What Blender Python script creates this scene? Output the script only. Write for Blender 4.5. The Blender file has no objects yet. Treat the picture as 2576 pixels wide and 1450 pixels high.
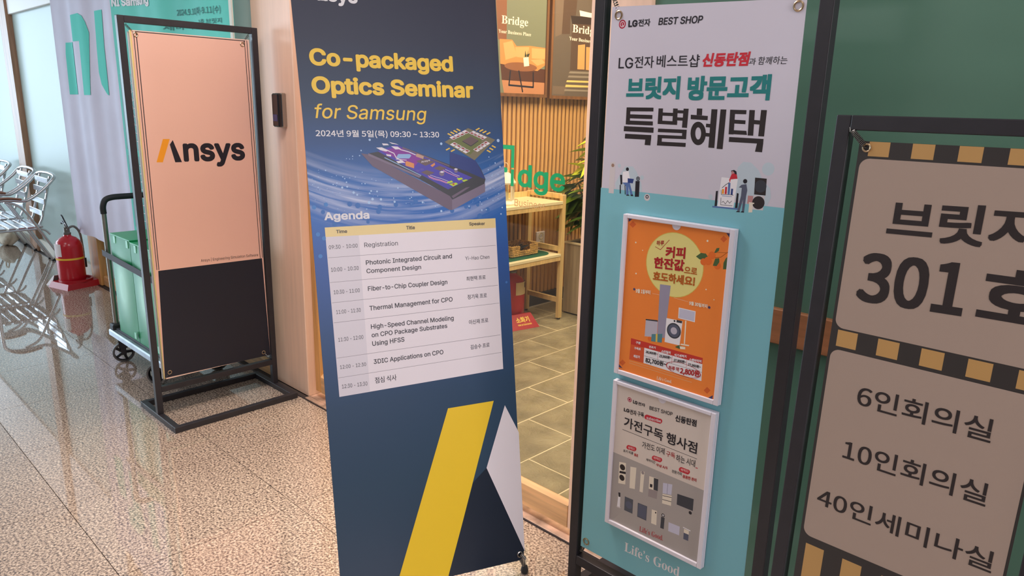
import bpy, math, random, os
from math import sin, cos, pi, radians
from mathutils import Vector, Matrix
from mathutils.geometry import tessellate_polygon, delaunay_2d_cdt
import numpy as np
random.seed(7)
sc = bpy.context.scene
COL = sc.collection

# ------------------------------------------------------------------ camera, world, lights, exposure
cam = bpy.data.cameras.new('camera'); camo = bpy.data.objects.new('camera', cam); COL.objects.link(camo)
cam.sensor_width = 36.0; cam.lens = 1819.6 / 2576 * 36.0; cam.clip_start = 0.05; cam.clip_end = 200
def cam_rot(pt, ro, yw):
    c, s = cos, sin
    Rz = Matrix(((c(yw), -s(yw), 0), (s(yw), c(yw), 0), (0, 0, 1)))
    B = Matrix(((1, 0, 0), (0, 0, -1), (0, 1, 0)))
    Rx = Matrix(((1, 0, 0), (0, c(pt), -s(pt)), (0, s(pt), c(pt))))
    Rr = Matrix(((c(ro), -s(ro), 0), (s(ro), c(ro), 0), (0, 0, 1)))
    return Rr @ Rx @ B @ Rz
_M = cam_rot(0.247198, 0.0239798, -0.76393)
_R = Matrix((_M[0], -_M[1], -_M[2])).transposed()
camo.matrix_world = Matrix.Translation((0, 0, 1.5)) @ _R.to_4x4()
sc.camera = camo

w = bpy.data.worlds.new('world'); sc.world = w; w.use_nodes = True
bg = w.node_tree.nodes['Background']; bg.inputs[0].default_value = (0.72, 0.86, 1.0, 1); bg.inputs[1].default_value = 1.0

def area(name, loc, look, sx, sy, power, color):
    l = bpy.data.lights.new(name, 'AREA'); l.shape = 'RECTANGLE'; l.size = sx; l.size_y = sy
    l.energy = power; l.color = color
    o = bpy.data.objects.new(name, l); COL.objects.link(o)
    d = Vector(look) - Vector(loc)
    o.location = loc; o.rotation_euler = d.to_track_quat('-Z', 'Y').to_euler()
    return o
WARM = (1.0, 0.80, 0.58); NEUT = (0.98, 0.95, 1.0); DAY = (0.74, 0.90, 1.0)
area('hall_ceiling_light', (0.1, 0.9, 2.9), (0.1, 0.9, 0), 0.9, 0.9, 5, NEUT)
area('hall_ceiling_light', (-2.3, 0.85, 2.9), (-2.3, 0.85, 0), 0.9, 0.9, 32, NEUT)
area('right_fill_light', (2.9, 0.75, 1.8), (-2.0, 1.0, 1.2), 1.0, 1.6, 88, (1.0, 0.92, 0.96))  # added fill from the right for the banner faces; no window stands there
area('hall_ceiling_light', (-4.6, -0.4, 2.9), (-4.6, -0.4, 0), 0.9, 0.9, 14, NEUT)
area('hall_ceiling_light', (-2.6, -3.2, 2.9), (-2.6, -3.2, 0), 1.6, 1.6, 40, NEUT)
area('door_downlight', (-2.0, 1.35, 2.85), (-2.0, 1.35, 0), 0.25, 0.25, 15, (1.0, 0.86, 0.72)).data.spread = radians(75)
area('daylight_end_window', (-13.5, -2.0, 1.7), (0, -1.0, 1.2), 6.0, 2.6, 340, (0.62, 0.82, 1.0))
area('rear_fill_light', (-12.2, -5.6, 1.7), (-5.0, 1.8, 1.2), 4.0, 2.8, 260, (0.78, 0.90, 1.0))  # unseen fill added to brighten the cloth banner; the rear wall is closed
area('daylight_behind_frosted_glass', (-8.2, 2.95, 2.05), (-8.2, 1.8, 1.6), 9.0, 1.4, 38, (0.90, 0.97, 1.0))
area('shop_ceiling_light', (-2.3, 3.4, 2.9), (-2.3, 3.4, 0), 1.4, 2.4, 80, WARM)
area('shop_spot', (-2.6, 4.3, 2.8), (-3.6, 4.2, 1.2), 0.3, 0.8, 26, WARM)

vs = sc.view_settings
vs.view_transform = 'Standard'; vs.look = 'None'; vs.gamma = 1.0; vs.use_curve_mapping = False
vs.exposure = 0.0

# ------------------------------------------------------------------ materials
def lin(c):
    return tuple(((x/255)/12.92 if x/255 <= 0.04045 else ((x/255+0.055)/1.055)**2.4) for x in c) + (1.0,)
MATS = {}
def mat(name, rgb, rough=0.5, metal=0.0, spec=0.5, noise=0.0, nscale=20.0, bump=0.0, stretch=(1, 1, 1)):
    if name in MATS: return MATS[name]
    m = bpy.data.materials.new(name); m.use_nodes = True; MATS[name] = m
    nt = m.node_tree; b = nt.nodes['Principled BSDF']
    b.inputs['Base Color'].default_value = lin(rgb); b.inputs['Roughness'].default_value = rough
    b.inputs['Metallic'].default_value = metal; b.inputs['Specular IOR Level'].default_value = spec
    if noise > 0 or bump > 0:
        tc = nt.nodes.new('ShaderNodeTexCoord'); mp = nt.nodes.new('ShaderNodeMapping'); mp.inputs['Scale'].default_value = stretch
        nz = nt.nodes.new('ShaderNodeTexNoise'); nz.inputs['Scale'].default_value = nscale; nz.inputs['Detail'].default_value = 5
        nt.links.new(tc.outputs['Object'], mp.inputs[0]); nt.links.new(mp.outputs[0], nz.inputs['Vector'])
        if noise > 0:
            cr = nt.nodes.new('ShaderNodeValToRGB')
            a = tuple(max(0, x*(1-noise)) for x in rgb); c = tuple(min(255, x*(1+noise)) for x in rgb)
            cr.color_ramp.elements[0].position = 0.3; cr.color_ramp.elements[0].color = lin(a)
            cr.color_ramp.elements[1].position = 0.7; cr.color_ramp.elements[1].color = lin(c)
            nt.links.new(nz.outputs['Fac'], cr.inputs[0]); nt.links.new(cr.outputs[0], b.inputs['Base Color'])
        if bump > 0:
            bp = nt.nodes.new('ShaderNodeBump'); bp.inputs['Strength'].default_value = bump; bp.inputs['Distance'].default_value = 0.004
            nt.links.new(nz.outputs['Fac'], bp.inputs['Height']); nt.links.new(bp.outputs[0], b.inputs['Normal'])
    return m
PR = dict(white=(240,238,242), yellow=(250,208,80), dk=(52,50,60), tablewhite=(238,230,236), tablehead=(240,216,152), rule=(140,132,140), tablecol=(224,218,226),
 yellow2=(246,206,45), navydk=(22,34,52), mauve=(112,98,118), mauve2=(128,116,138), graphite=(62,64,72), navyblue=(48,66,130), board=(78,72,176), board2=(96,86,170),
 boardpurple=(136,58,158), chipblue=(150,186,228), chiporange=(226,150,92), chipbrown=(112,94,96), chiptan=(196,160,140), chipwhite=(232,226,234), padgreen=(190,216,60),
 red=(206,46,60), pink=(244,170,190), substrate=(128,122,98), substrate2=(112,122,74), gold=(236,200,90), chipred=(160,84,80), ink=(38,34,42), ink2=(50,42,42), orange=(244,158,40),
 peachpanel=(238,188,168), blackprint=(36,37,48), teal2=(40,128,128), TEAL=(132,196,208), lgrey=(214,206,208), lgrey2=(196,190,204), printwhite=(244,240,244), paleblue=(196,210,220), jean=(92,120,176),
 slate=(92,96,116), slate2=(84,88,98), rose=(196,140,140), rosep=(240,180,180), cream2=(238,226,208), cream3=(250,238,216), lgred=(176,34,62), tanprint=(160,128,112),
 hred=(180,38,42), hbrown=(190,96,28), horange=(250,140,60), horange2=(226,104,48), horange3=(236,170,120), navyp=(70,66,110), lav=(160,154,176), lav2=(206,204,224), giftteal=(90,140,150),
 leaf=(78,104,62), hred2=(208,58,48), hred3=(222,92,52), persim=(240,116,44), h2beige=(226,212,202), h2grey=(176,168,164), greyprint=(158,146,146), lifered=(186,76,78),
 niteal=(92,210,192), greydk=(74,128,124), green=(10,150,90), tan=(200,150,92), wallbrown=(140,90,60), sofa=(214,146,82), sofalt=(232,172,110), sofadk=(92,56,38), floorprint=(196,136,96),
 leafdk=(60,70,50), p2a=(122,104,88), p2b=(92,72,58), p2c=(60,48,42), p2lit=(222,160,98), p2step=(150,138,122), p2lit2=(240,200,120), bokeh=(176,206,240), bokeh2=(120,180,236))
PRG = {}
def pm(k):
    n = 'print_' + k
    r = 0.85 if k in ('niteal', 'greydk', 'white') else 0.42
    return mat(n, PR[k], r, 0, 0.35)

# ------------------------------------------------------------------ objects
RM = {}
def setp(o, label=None, cat=None, group=None, kind=None):
    if label: o['label'] = label
    if cat: o['category'] = cat
    if group: o['group'] = group
    if kind: o['kind'] = kind
    return o
def thing(name, label, cat, loc=(0,0,0), rz=0.0, group=None):
    o = bpy.data.objects.new(name, None); COL.objects.link(o); o.empty_display_size = 0.1
    o.location = loc; o.rotation_euler = (0, 0, rz)
    RM[o] = Matrix.Translation(Vector(loc)) @ Matrix.Rotation(rz, 4, 'Z')
    return setp(o, label, cat, group)
def root_matrix(o):
    while o is not None and o not in RM: o = o.parent
    return RM[o] if o is not None else Matrix.Identity(4)
class MB:
    """collects shapes; build() links them as ONE mesh object"""
    def __init__(s, world=False): s.v = []; s.f = []; s.mi = []; s.world = world; s.uv = None; s.smooth = False; s.cm = 0
    def add(s, vs_, fs):
        n = len(s.v); s.v += [Vector(p) for p in vs_]; s.f += [tuple(n+i for i in f) for f in fs]; s.mi += [s.cm]*len(fs); return s
    def box(s, a, b, bev=0.0, M=None):
        x0,y0,z0 = a; x1,y1,z1 = b
        if bev <= 0:
            P = [(x0,y0,z0),(x1,y0,z0),(x1,y1,z0),(x0,y1,z0),(x0,y0,z1),(x1,y0,z1),(x1,y1,z1),(x0,y1,z1)]
            F = [(0,3,2,1),(4,5,6,7),(0,1,5,4),(1,2,6,5),(2,3,7,6),(3,0,4,7)]
        else:
            e = bev; P = []; F = []
            xs = (x0, x0+e, x1-e, x1); 
            # chamfered box: 24 verts
            def V(i,j,k,ax):
                p = [(x0,x1)[i],(y0,y1)[j],(z0,z1)[k]]
                for a_ in range(3):
                    if a_ != ax: p[a_] += e if (i,j,k)[a_] == 0 else -e
                P.append(tuple(p)); return len(P)-1
            ix = {}
            for i in (0,1):
                for j in (0,1):
                    for k in (0,1):
                        for ax in range(3): ix[(i,j,k,ax)] = V(i,j,k,ax)
            for ax in range(3):
                o1, o2 = [q for q in range(3) if q != ax]
                for s_ in (0,1):
                    L = []
                    for (a1,a2) in ((0,0),(1,0),(1,1),(0,1)):
                        t = [0,0,0]; t[ax] = s_; t[o1] = a1; t[o2] = a2; L.append(ix[(t[0],t[1],t[2],ax)])
                    F.append(tuple(L))
            for ax in range(3):
                o1, o2 = [q for q in range(3) if q != ax]
                for a1 in (0,1):
                    for a2 in (0,1):
                        t0 = [0,0,0]; t0[o1] = a1; t0[o2] = a2; t1 = list(t0); t1[ax] = 1
                        F.append((ix[(*t0,o1)], ix[(*t1,o1)], ix[(*t1,o2)], ix[(*t0,o2)]))
            for i in (0,1):
                for j in (0,1):
                    for k in (0,1): F.append(tuple(ix[(i,j,k,a_)] for a_ in range(3)))
        if M is not None: P = [M @ Vector(p) for p in P]
        return s.add(P, F)
    def tube(s, pts, r, n=10, closed=False, caps=True):
        pts = [Vector(p) for p in pts]; N = len(pts); rr = r if isinstance(r, (list, tuple)) else [r]*N
        prev = None; P = []; F = []
        for i, p in enumerate(pts):
            if closed: t = pts[(i+1) % N] - pts[i-1]
            elif i == 0: t = pts[1]-pts[0]
            elif i == N-1: t = pts[-1]-pts[-2]
            else: t = (pts[i+1]-pts[i]).normalized() + (pts[i]-pts[i-1]).normalized()
            t = t.normalized() if t.length > 1e-9 else Vector((0,0,1))
            if prev is None:
                a = Vector((0,0,1)) if abs(t.z) < 0.9 else Vector((1,0,0)); x = t.cross(a).normalized()
            else: x = (prev - t*prev.dot(t)); x = x.normalized() if x.length > 1e-6 else t.orthogonal().normalized()
            prev = x; y = t.cross(x)
            for k in range(n):
                a = 2*pi*k/n; P.append(p + (x*cos(a) + y*sin(a))*rr[i])
        M_ = N if closed else N-1
        for i in range(M_):
            j = (i+1) % N
            for k in range(n):
                k2 = (k+1) % n; F.append((i*n+k, i*n+k2, j*n+k2, j*n+k))
        if caps and not closed:
            F.append(tuple(range(n-1,-1,-1))); F.append(tuple((N-1)*n+k for k in range(n)))
        s.smooth = True
        return s.add(P, F)
    def lathe(s, prof, c=(0,0,0), n=24, M=None, cap=True):
        P = []; F = []
        for r, z in prof:
            for k in range(n):
                a = 2*pi*k/n; P.append(Vector((c[0]+r*cos(a), c[1]+r*sin(a), c[2]+z)))
        for i in range(len(prof)-1):
            for k in range(n):
                k2 = (k+1) % n; F.append((i*n+k, i*n+k2, (i+1)*n+k2, (i+1)*n+k))
        if cap:
            F.append(tuple(range(n-1,-1,-1))); F.append(tuple((len(prof)-1)*n+k for k in range(n)))
        if M is not None: P = [M @ p for p in P]
        s.smooth = True
        return s.add(P, F)
    def torus(s, c, axis, R, r, n=20, m=8):
        ax = Vector(axis).normalized(); x = ax.orthogonal().normalized(); y = ax.cross(x)
        return s.tube([Vector(c) + (x*cos(2*pi*i/n) + y*sin(2*pi*i/n))*R for i in range(n)], r, m, closed=True)
    def build(s, name, mats, parent=None, kind=None, label=None, smooth=None):
        me = bpy.data.meshes.new(name)
        V = s.v
        if s.world and parent is not None:
            inv = root_matrix(parent).inverted(); V = [inv @ p for p in V]
        me.from_pydata([tuple(p) for p in V], [], s.f)
        ms = mats if isinstance(mats, (list, tuple)) else [mats]
        for m in ms: me.materials.append(m)
        if len(ms) > 1:
            for p, i in zip(me.polygons, s.mi): p.material_index = min(i, len(ms)-1)
        if s.uv is not None:
            ul = me.uv_layers.new(name='UVMap')
            for l in me.loops: ul.data[l.index].uv = s.uv[l.vertex_index]
        sm = s.smooth if smooth is None else smooth
        if sm:
            for p in me.polygons: p.use_smooth = True
            try: me.set_sharp_from_angle(angle=radians(40))
            except Exception: pass
        me.validate(); me.update()
        o = bpy.data.objects.new(name, me); COL.objects.link(o)
        if parent is not None: o.parent = parent
        return setp(o, label=label, kind=kind)
def W(): return MB(world=True)
def copy_tree(o, parent=None):
    c = o.copy(); COL.objects.link(c); c.parent = parent
    for ch in list(o.children): copy_tree(ch, c)
    return c

# panel frames: O, U (right), V (up), N (out)
class Panel:
    def __init__(s, O, yaw, tilt=0.0, d0=0.0):
        y, t = radians(yaw), radians(tilt)
        s.U = Vector((cos(y), sin(y), 0)); nn = Vector((sin(y), -cos(y), 0))
        s.V = Vector((0,0,1))*cos(t) - nn*sin(t); s.N = s.U.cross(s.V); s.O = Vector(O); s.d0 = d0; s.wave = None
    def p(s, u, v, d=0.0):
        q = s.O + s.U*u + s.V*v + s.N*(d + s.d0)
        if s.wave: q = q + s.N*s.wave(u, v)
        return q
LAY = 0.000035
def slab(P, u0, v0, u1, v1, d0, d1, mb=None):
    mb = mb or W()
    a = [P.p(u, v, d) for d in (d0, d1) for (u, v) in ((u0,v0),(u1,v0),(u1,v1),(u0,v1))]
    return mb.add(a, [(0,3,2,1),(4,5,6,7),(0,1,5,4),(1,2,6,5),(2,3,7,6),(3,0,4,7)])

def _font(fn):
    try: return bpy.data.fonts.load(os.path.join(bpy.utils.resource_path('LOCAL'), 'datafiles', 'fonts', fn))
    except Exception: return None
FONTS = {'I': _font('Inter.woff2'), 'N': _font('Noto Sans CJK Regular.woff2'), 'S': None}
def serif(t):
    r = ''
    for c in t:
        if 'A' <= c <= 'Z': r += chr(0x1D400+ord(c)-65)
        elif 'a' <= c <= 'z': r += chr(0x1D41A+ord(c)-97)
        else: r += c
    return r
def outline_fill(o):
    """fill the lettering by the non-zero winding rule, so overlapping strokes of a glyph never cancel out"""
    dg = bpy.context.evaluated_depsgraph_get(); cu = o.evaluated_get(dg).to_curve(dg)
    loops = []
    for sp in cu.splines:
        P = []
        if sp.type == 'BEZIER':
            bp = sp.bezier_points; n = len(bp)
            for i in range(n):
                a, b = bp[i], bp[(i+1) % n]
                p0, p1, p2, p3 = a.co.xy, a.handle_right.xy, b.handle_left.xy, b.co.xy
                d = (p3-p0).length
                flat = d < 1e-9 or (abs((p1-p0).cross(p3-p0)) < 1e-4*d*d+1e-9 and abs((p2-p0).cross(p3-p0)) < 1e-4*d*d+1e-9)
                m = 1 if flat else 5
                for t_ in range(m):
                    t = t_/m; u = 1-t; P.append(tuple(p0*u*u*u + p1*3*u*u*t + p2*3*u*t*t + p3*t*t*t))
        else:
            P = [(p.co.x, p.co.y) for p in sp.points]
        Q = []
        for p in P:
            if not Q or abs(p[0]-Q[-1][0])+abs(p[1]-Q[-1][1]) > 1e-6: Q.append(p)
        if len(Q) > 2: loops.append(Q)
    o.to_curve_clear()
    if not loops: return [], []
    pts = [Vector(p) for L in loops for p in L]; ed = []; k0 = 0
    for L in loops:
        n = len(L); ed += [(k0+i, k0+(i+1) % n) for i in range(n)]; k0 += n
    vo, _, fo, _, _, _ = delaunay_2d_cdt(pts, ed, [], 0, 1e-6)
    vx = np.array([tuple(v) for v in vo]); tr = np.array([f for f in fo if len(f) == 3])
    c = vx[tr].mean(axis=1)
    A = np.array([pts[i] for i, j in ed]); B = np.array([pts[j] for i, j in ed])
    wn = np.zeros(len(c), int)
    for s_ in range(0, len(c), 2000):
        y = c[s_:s_+2000, 1][:, None]; x = c[s_:s_+2000, 0][:, None]
        up = (A[None, :, 1] <= y) & (B[None, :, 1] > y); dn = (A[None, :, 1] > y) & (B[None, :, 1] <= y)
        cr = (B[None, :, 0]-A[None, :, 0])*(y-A[None, :, 1]) - (x-A[None, :, 0])*(B[None, :, 1]-A[None, :, 1])
        wn[s_:s_+2000] = (up & (cr > 0)).sum(1) - (dn & (cr < 0)).sum(1)
    V = [(float(p[0]), float(p[1]), 0) for p in vx]
    F = []
    for t, w_ in zip(tr, wn):
        if w_ == 0: continue
        a, b, d = (int(q) for q in t); ar = (vx[b][0]-vx[a][0])*(vx[d][1]-vx[a][1])-(vx[d][0]-vx[a][0])*(vx[b][1]-vx[a][1])
        F.append((a, b, d) if ar > 0 else (a, d, b))
    used = sorted({i for f in F for i in f}); m = {i: k for k, i in enumerate(used)}
    V = [V[i] for i in used]; F = [tuple(m[i] for i in f) for f in F]
    return V, F
_tc = {}
def glyphs(t, font):
    k = (t, font)
    if k in _tc: return _tc[k]
    c = bpy.data.curves.new('t', 'FONT'); c.body = serif(t) if font == 'S' else t; c.size = 1; c.resolution_u = 3
    c.dimensions = '2D'; c.fill_mode = 'FRONT'
    if FONTS.get(font): c.font = FONTS[font]
    o = bpy.data.objects.new('t', c); COL.objects.link(o)
    V, F = outline_fill(o)
    bpy.data.objects.remove(o); bpy.data.curves.remove(c)
    _tc[k] = (V, F); return _tc[k]
def letter(P, rec, mb, layer=12):
    t, u0, u1, v0, h, sl, mode, wt, shear, col, font = rec
    if font == 'N': wt = wt*0.42
    V, F = glyphs(t, font)
    if not V: return
    if mode == 'c':
        cap = max(q[1] for q in glyphs('H', font)[0]); lo = -wt; hi = cap + wt
    else:
        lo = min(q[1] for q in V) - wt; hi = max(q[1] for q in V) + wt
    x0 = min(q[0] for q in V) - wt; x1 = max(q[0] for q in V) + wt
    sx = (u1-u0)/max(1e-6, (x1-x0)); sy = h/(hi-lo)
    if wt <= 0: offs = [(0,0)]
    elif font == 'N':
        n = max(1, math.ceil(wt/0.016)); offs = [(a*wt/n, b*wt/n) for a in range(-n, n+1) for b in range(-n, n+1)]
    else: offs = [(wt*cos(k*pi/5), wt*sin(k*pi/5)) for k in range(10)] + [(0,0)]
    for ko, (dx, dy) in enumerate(offs):
        vs_ = []
        for x, y, z in V:
            uu = (x+dx-x0)*sx; vv = (y+dy-lo)*sy
            uu += shear*(vv - h/2)
            vs_.append(P.p(u0+uu, v0+vv+sl*uu, LAY*layer + ko*(4e-5/max(1, len(offs)))))
        mb.add(vs_, F)
def lettering(P, recs, parent, name='lettering', layer=12):
    by = {}
    for r in recs: by.setdefault(r[9], []).append(r)
    for col, L in by.items():
        mb = W()
        for r in L: letter(P, r, mb, layer)
        mb.build(name, pm(col), parent, kind='stuff')
def tri(pts): return [tuple(t) for t in tessellate_polygon([[Vector((a, b, 0)) for a, b in pts]])]
def strips(pts, w_):
    """cut a printed shape into narrow upright strips so that it follows the folds of the cloth"""
    def clip(pp, k, sgn):
        out = []
        for i in range(len(pp)):
            a, b = pp[i-1], pp[i]; ia = (a[0]-k)*sgn >= 0; ib = (b[0]-k)*sgn >= 0
            if ia != ib:
                t = (k-a[0])/(b[0]-a[0]); out.append((k, a[1]+(b[1]-a[1])*t))
            if ib: out.append(b)
        return out
    # shapes are cut into triangles first so that each strip is convex
    res = []
    for t in tri(pts):
        T3 = [pts[i] for i in t]; lo = math.floor(min(p[0] for p in T3)/w_); hi = math.ceil(max(p[0] for p in T3)/w_)
        for k in range(lo, hi):
            c = clip(T3, k*w_, 1)
            if len(c) > 2: c = clip(c, (k+1)*w_, -1)
            if len(c) > 2:
                A = sum(c[i][0]*c[(i+1)%len(c)][1]-c[(i+1)%len(c)][0]*c[i][1] for i in range(len(c)))
                if A < 0: c = c[::-1]
                if abs(A) > 1e-7: res.append(c)
    return res
def printed(P, polys, lines, circles, parent, name='printed_picture'):
    by = {}; cnt = [0]
    def jit():
        cnt[0] += 1; return (cnt[0] % 9)*3e-6
    for pts, col, lay in polys:
        lay = lay + 1 + jit()/LAY
        mb = by.setdefault(col, W())
        if P.wave:
            for st in strips(pts, 0.03): mb.add([P.p(u, v, LAY*lay) for u, v in st], tri(st))
            continue
        A = sum(pts[i][0]*pts[(i+1)%len(pts)][1]-pts[(i+1)%len(pts)][0]*pts[i][1] for i in range(len(pts)))
        if A < 0: pts = pts[::-1]
        mb.add([P.p(u, v, LAY*lay) for u, v in pts], tri(pts))
    for pts, w_, col, lay in lines:
        lay = lay + 1 + jit()/LAY
        mb = by.setdefault(col, W())
        for (a, b) in zip(pts[:-1], pts[1:]):
            d = Vector((b[0]-a[0], b[1]-a[1])); L = d.length
            if L < 1e-6: continue
            d /= L; q = Vector((-d.y, d.x))*w_/2; e = d*w_*0.3
            mb.add([P.p(a[0]-e.x-q.x, a[1]-e.y-q.y, LAY*lay), P.p(b[0]+e.x-q.x, b[1]+e.y-q.y, LAY*lay), P.p(b[0]+e.x+q.x, b[1]+e.y+q.y, LAY*lay), P.p(a[0]-e.x+q.x, a[1]-e.y+q.y, LAY*lay)], [(0,1,2,3)])
    for u, v, r, r2, col, lay in circles:
        lay = lay + 1 + jit()/LAY
        mb = by.setdefault(col, W()); disc(P, u, v, r, r2, lay, mb)
    for col, mb in by.items(): mb.build(name, pm(col), parent, kind='stuff')
def disc(P, u, v, r, r2, lay, mb, n=24, ry=None):
    ry = ry or r
    o = [P.p(u+r*cos(2*pi*k/n), v+ry*sin(2*pi*k/n), LAY*lay) for k in range(n)]
    if r2 > 0:
        f = r2/r
        o += [P.p(u+r*f*cos(2*pi*k/n), v+ry*f*sin(2*pi*k/n), LAY*lay) for k in range(n)]
        mb.add(o, [(k, (k+1)%n, n+(k+1)%n, n+k) for k in range(n)])
    else: mb.add(o, [tuple(range(n))])
def rrect(u0, v0, u1, v1, r, n=6):
    L = []
    for (cx_, cy_, a0) in ((u1-r, v1-r, 0), (u0+r, v1-r, pi/2), (u0+r, v0+r, pi), (u1-r, v0+r, 1.5*pi)):
        for i in range(n+1):
            a = a0 + pi/2*i/n; L.append((cx_+r*cos(a), cy_+r*sin(a)))
    return L
def wood(name, rgb, rough=0.45, axis=2, n=0.12):
    st = [14, 14, 14]; st[axis] = 0.9
    return mat(name, rgb, rough, 0, 0.4, n, 3.0, 0.05, tuple(st))

# ------------------------------------------------------------------ layout of the printed matter, in metres on each panel
T_B=[('Agenda',-0.0007,0.1247,0.0195,0.0216,-0.017,'c',0.028,0,'white','I'),('Time',0.0287,0.059,-0.0174,0.0093,-0.013,'c',0.02,0,'dk','I'),('Title',0.2298,0.256,-0.019,0.0101,-0.015,'c',0.02,0,'dk','I'),('Speaker',0.4279,0.4802,-0.0186,0.0093,-0.033,'c',0.02,0,'dk','I'),('09:30 - 10:00',0.0056,0.085,-0.059,0.0104,-0.006,'c',0.0,0,'dk','I'),('10:00 - 10:30',0.0068,0.0834,-0.1203,0.0108,-0.018,'c',0.0,0,'dk','I'),('10:30 - 11:00',0.0094,0.0818,-0.1822,0.0105,-0.018,'c',0.0,0,'dk','I'),('11:00 - 11:30',0.0119,0.0803,-0.2373,0.0106,-0.02,'c',0.0,0,'dk','I'),('11:30 - 12:00',0.0116,0.082,-0.3144,0.0107,-0.013,'c',0.0,0,'dk','I'),('12:00 - 12:30',0.0106,0.084,-0.3908,0.01,-0.03,'c',0.0,0,'dk','I'),('12:30 - 13:30',0.0116,0.0838,-0.4461,0.0108,-0.036,'c',0.0,0,'dk','I'),('Yi-Hao Chen',0.4084,0.4893,-0.1206,0.0107,-0.023,'c',0.0,0,'dk','I'),('Registration',0.1043,0.2017,-0.0604,0.0125,-0.015,'c',0.0,0,'dk','I'),('Photonic Integrated Circuit and',0.1049,0.3657,-0.1101,0.013,-0.005,'c',0.012,0,'dk','I'),('Component Design',0.1048,0.2669,-0.1331,0.0123,-0.012,'c',0.012,0,'dk','I'),('Fiber-to-Chip Coupler Design',0.1053,0.3462,-0.1831,0.0131,-0.014,'c',0.012,0,'dk','I'),('Thermal Management for CPO',0.1055,0.3596,-0.2385,0.0133,-0.004,'c',0.012,0,'dk','I'),('High-Speed Channel Modeling',0.106,0.3595,-0.2907,0.0132,-0.019,'c',0.012,0,'dk','I'),('on CPO Package Substrates',0.1062,0.3373,-0.3146,0.0129,-0.007,'c',0.012,0,'dk','I'),('Using HFSS',0.1063,0.2018,-0.3393,0.0133,0.001,'c',0.012,0,'dk','I'),('3DIC Applications on CPO',0.1065,0.3198,-0.3913,0.0131,-0.008,'c',0.012,0,'dk','I'),('점심 식사',0.1063,0.1703,-0.4476,0.0178,-0.012,'k',0.006,0,'dk','N'),('최현택 프로',0.4084,0.4726,-0.1835,0.0132,-0.003,'k',0.006,0,'dk','N'),('정기욱 프로',0.4085,0.4733,-0.2389,0.0141,-0.015,'k',0.006,0,'dk','N'),('이신재 프로',0.4087,0.4734,-0.3156,0.0142,-0.012,'k',0.006,0,'dk','N'),('김승수 프로',0.4089,0.4734,-0.392,0.0143,-0.014,'k',0.006,0,'dk','N'),('nsys',0.0259,0.135,0.5932,0.0389,0.004,'c',0.03,0,'white','I'),('Co-packaged',-0.0066,0.405,0.4263,0.0443,0.0,'c',0.034,0,'yellow','I'),('Optics Seminar',-0.0064,0.4663,0.3539,0.0446,-0.001,'c',0.034,0,'yellow','I'),('for Samsung',-0.0045,0.3121,0.2899,0.0369,-0.011,'c',0.006,0.2,'yellow','I'),('2024년 9월 5일(목) 09:30 ~ 13:30',-0.0056,0.3484,0.2389,0.0211,-0.009,'k',0.012,0,'white','N'),('Ansys',0.2879,0.3154,0.1678,0.0052,0.19,'c',0.01,0,'chipwhite','I')]
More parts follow.
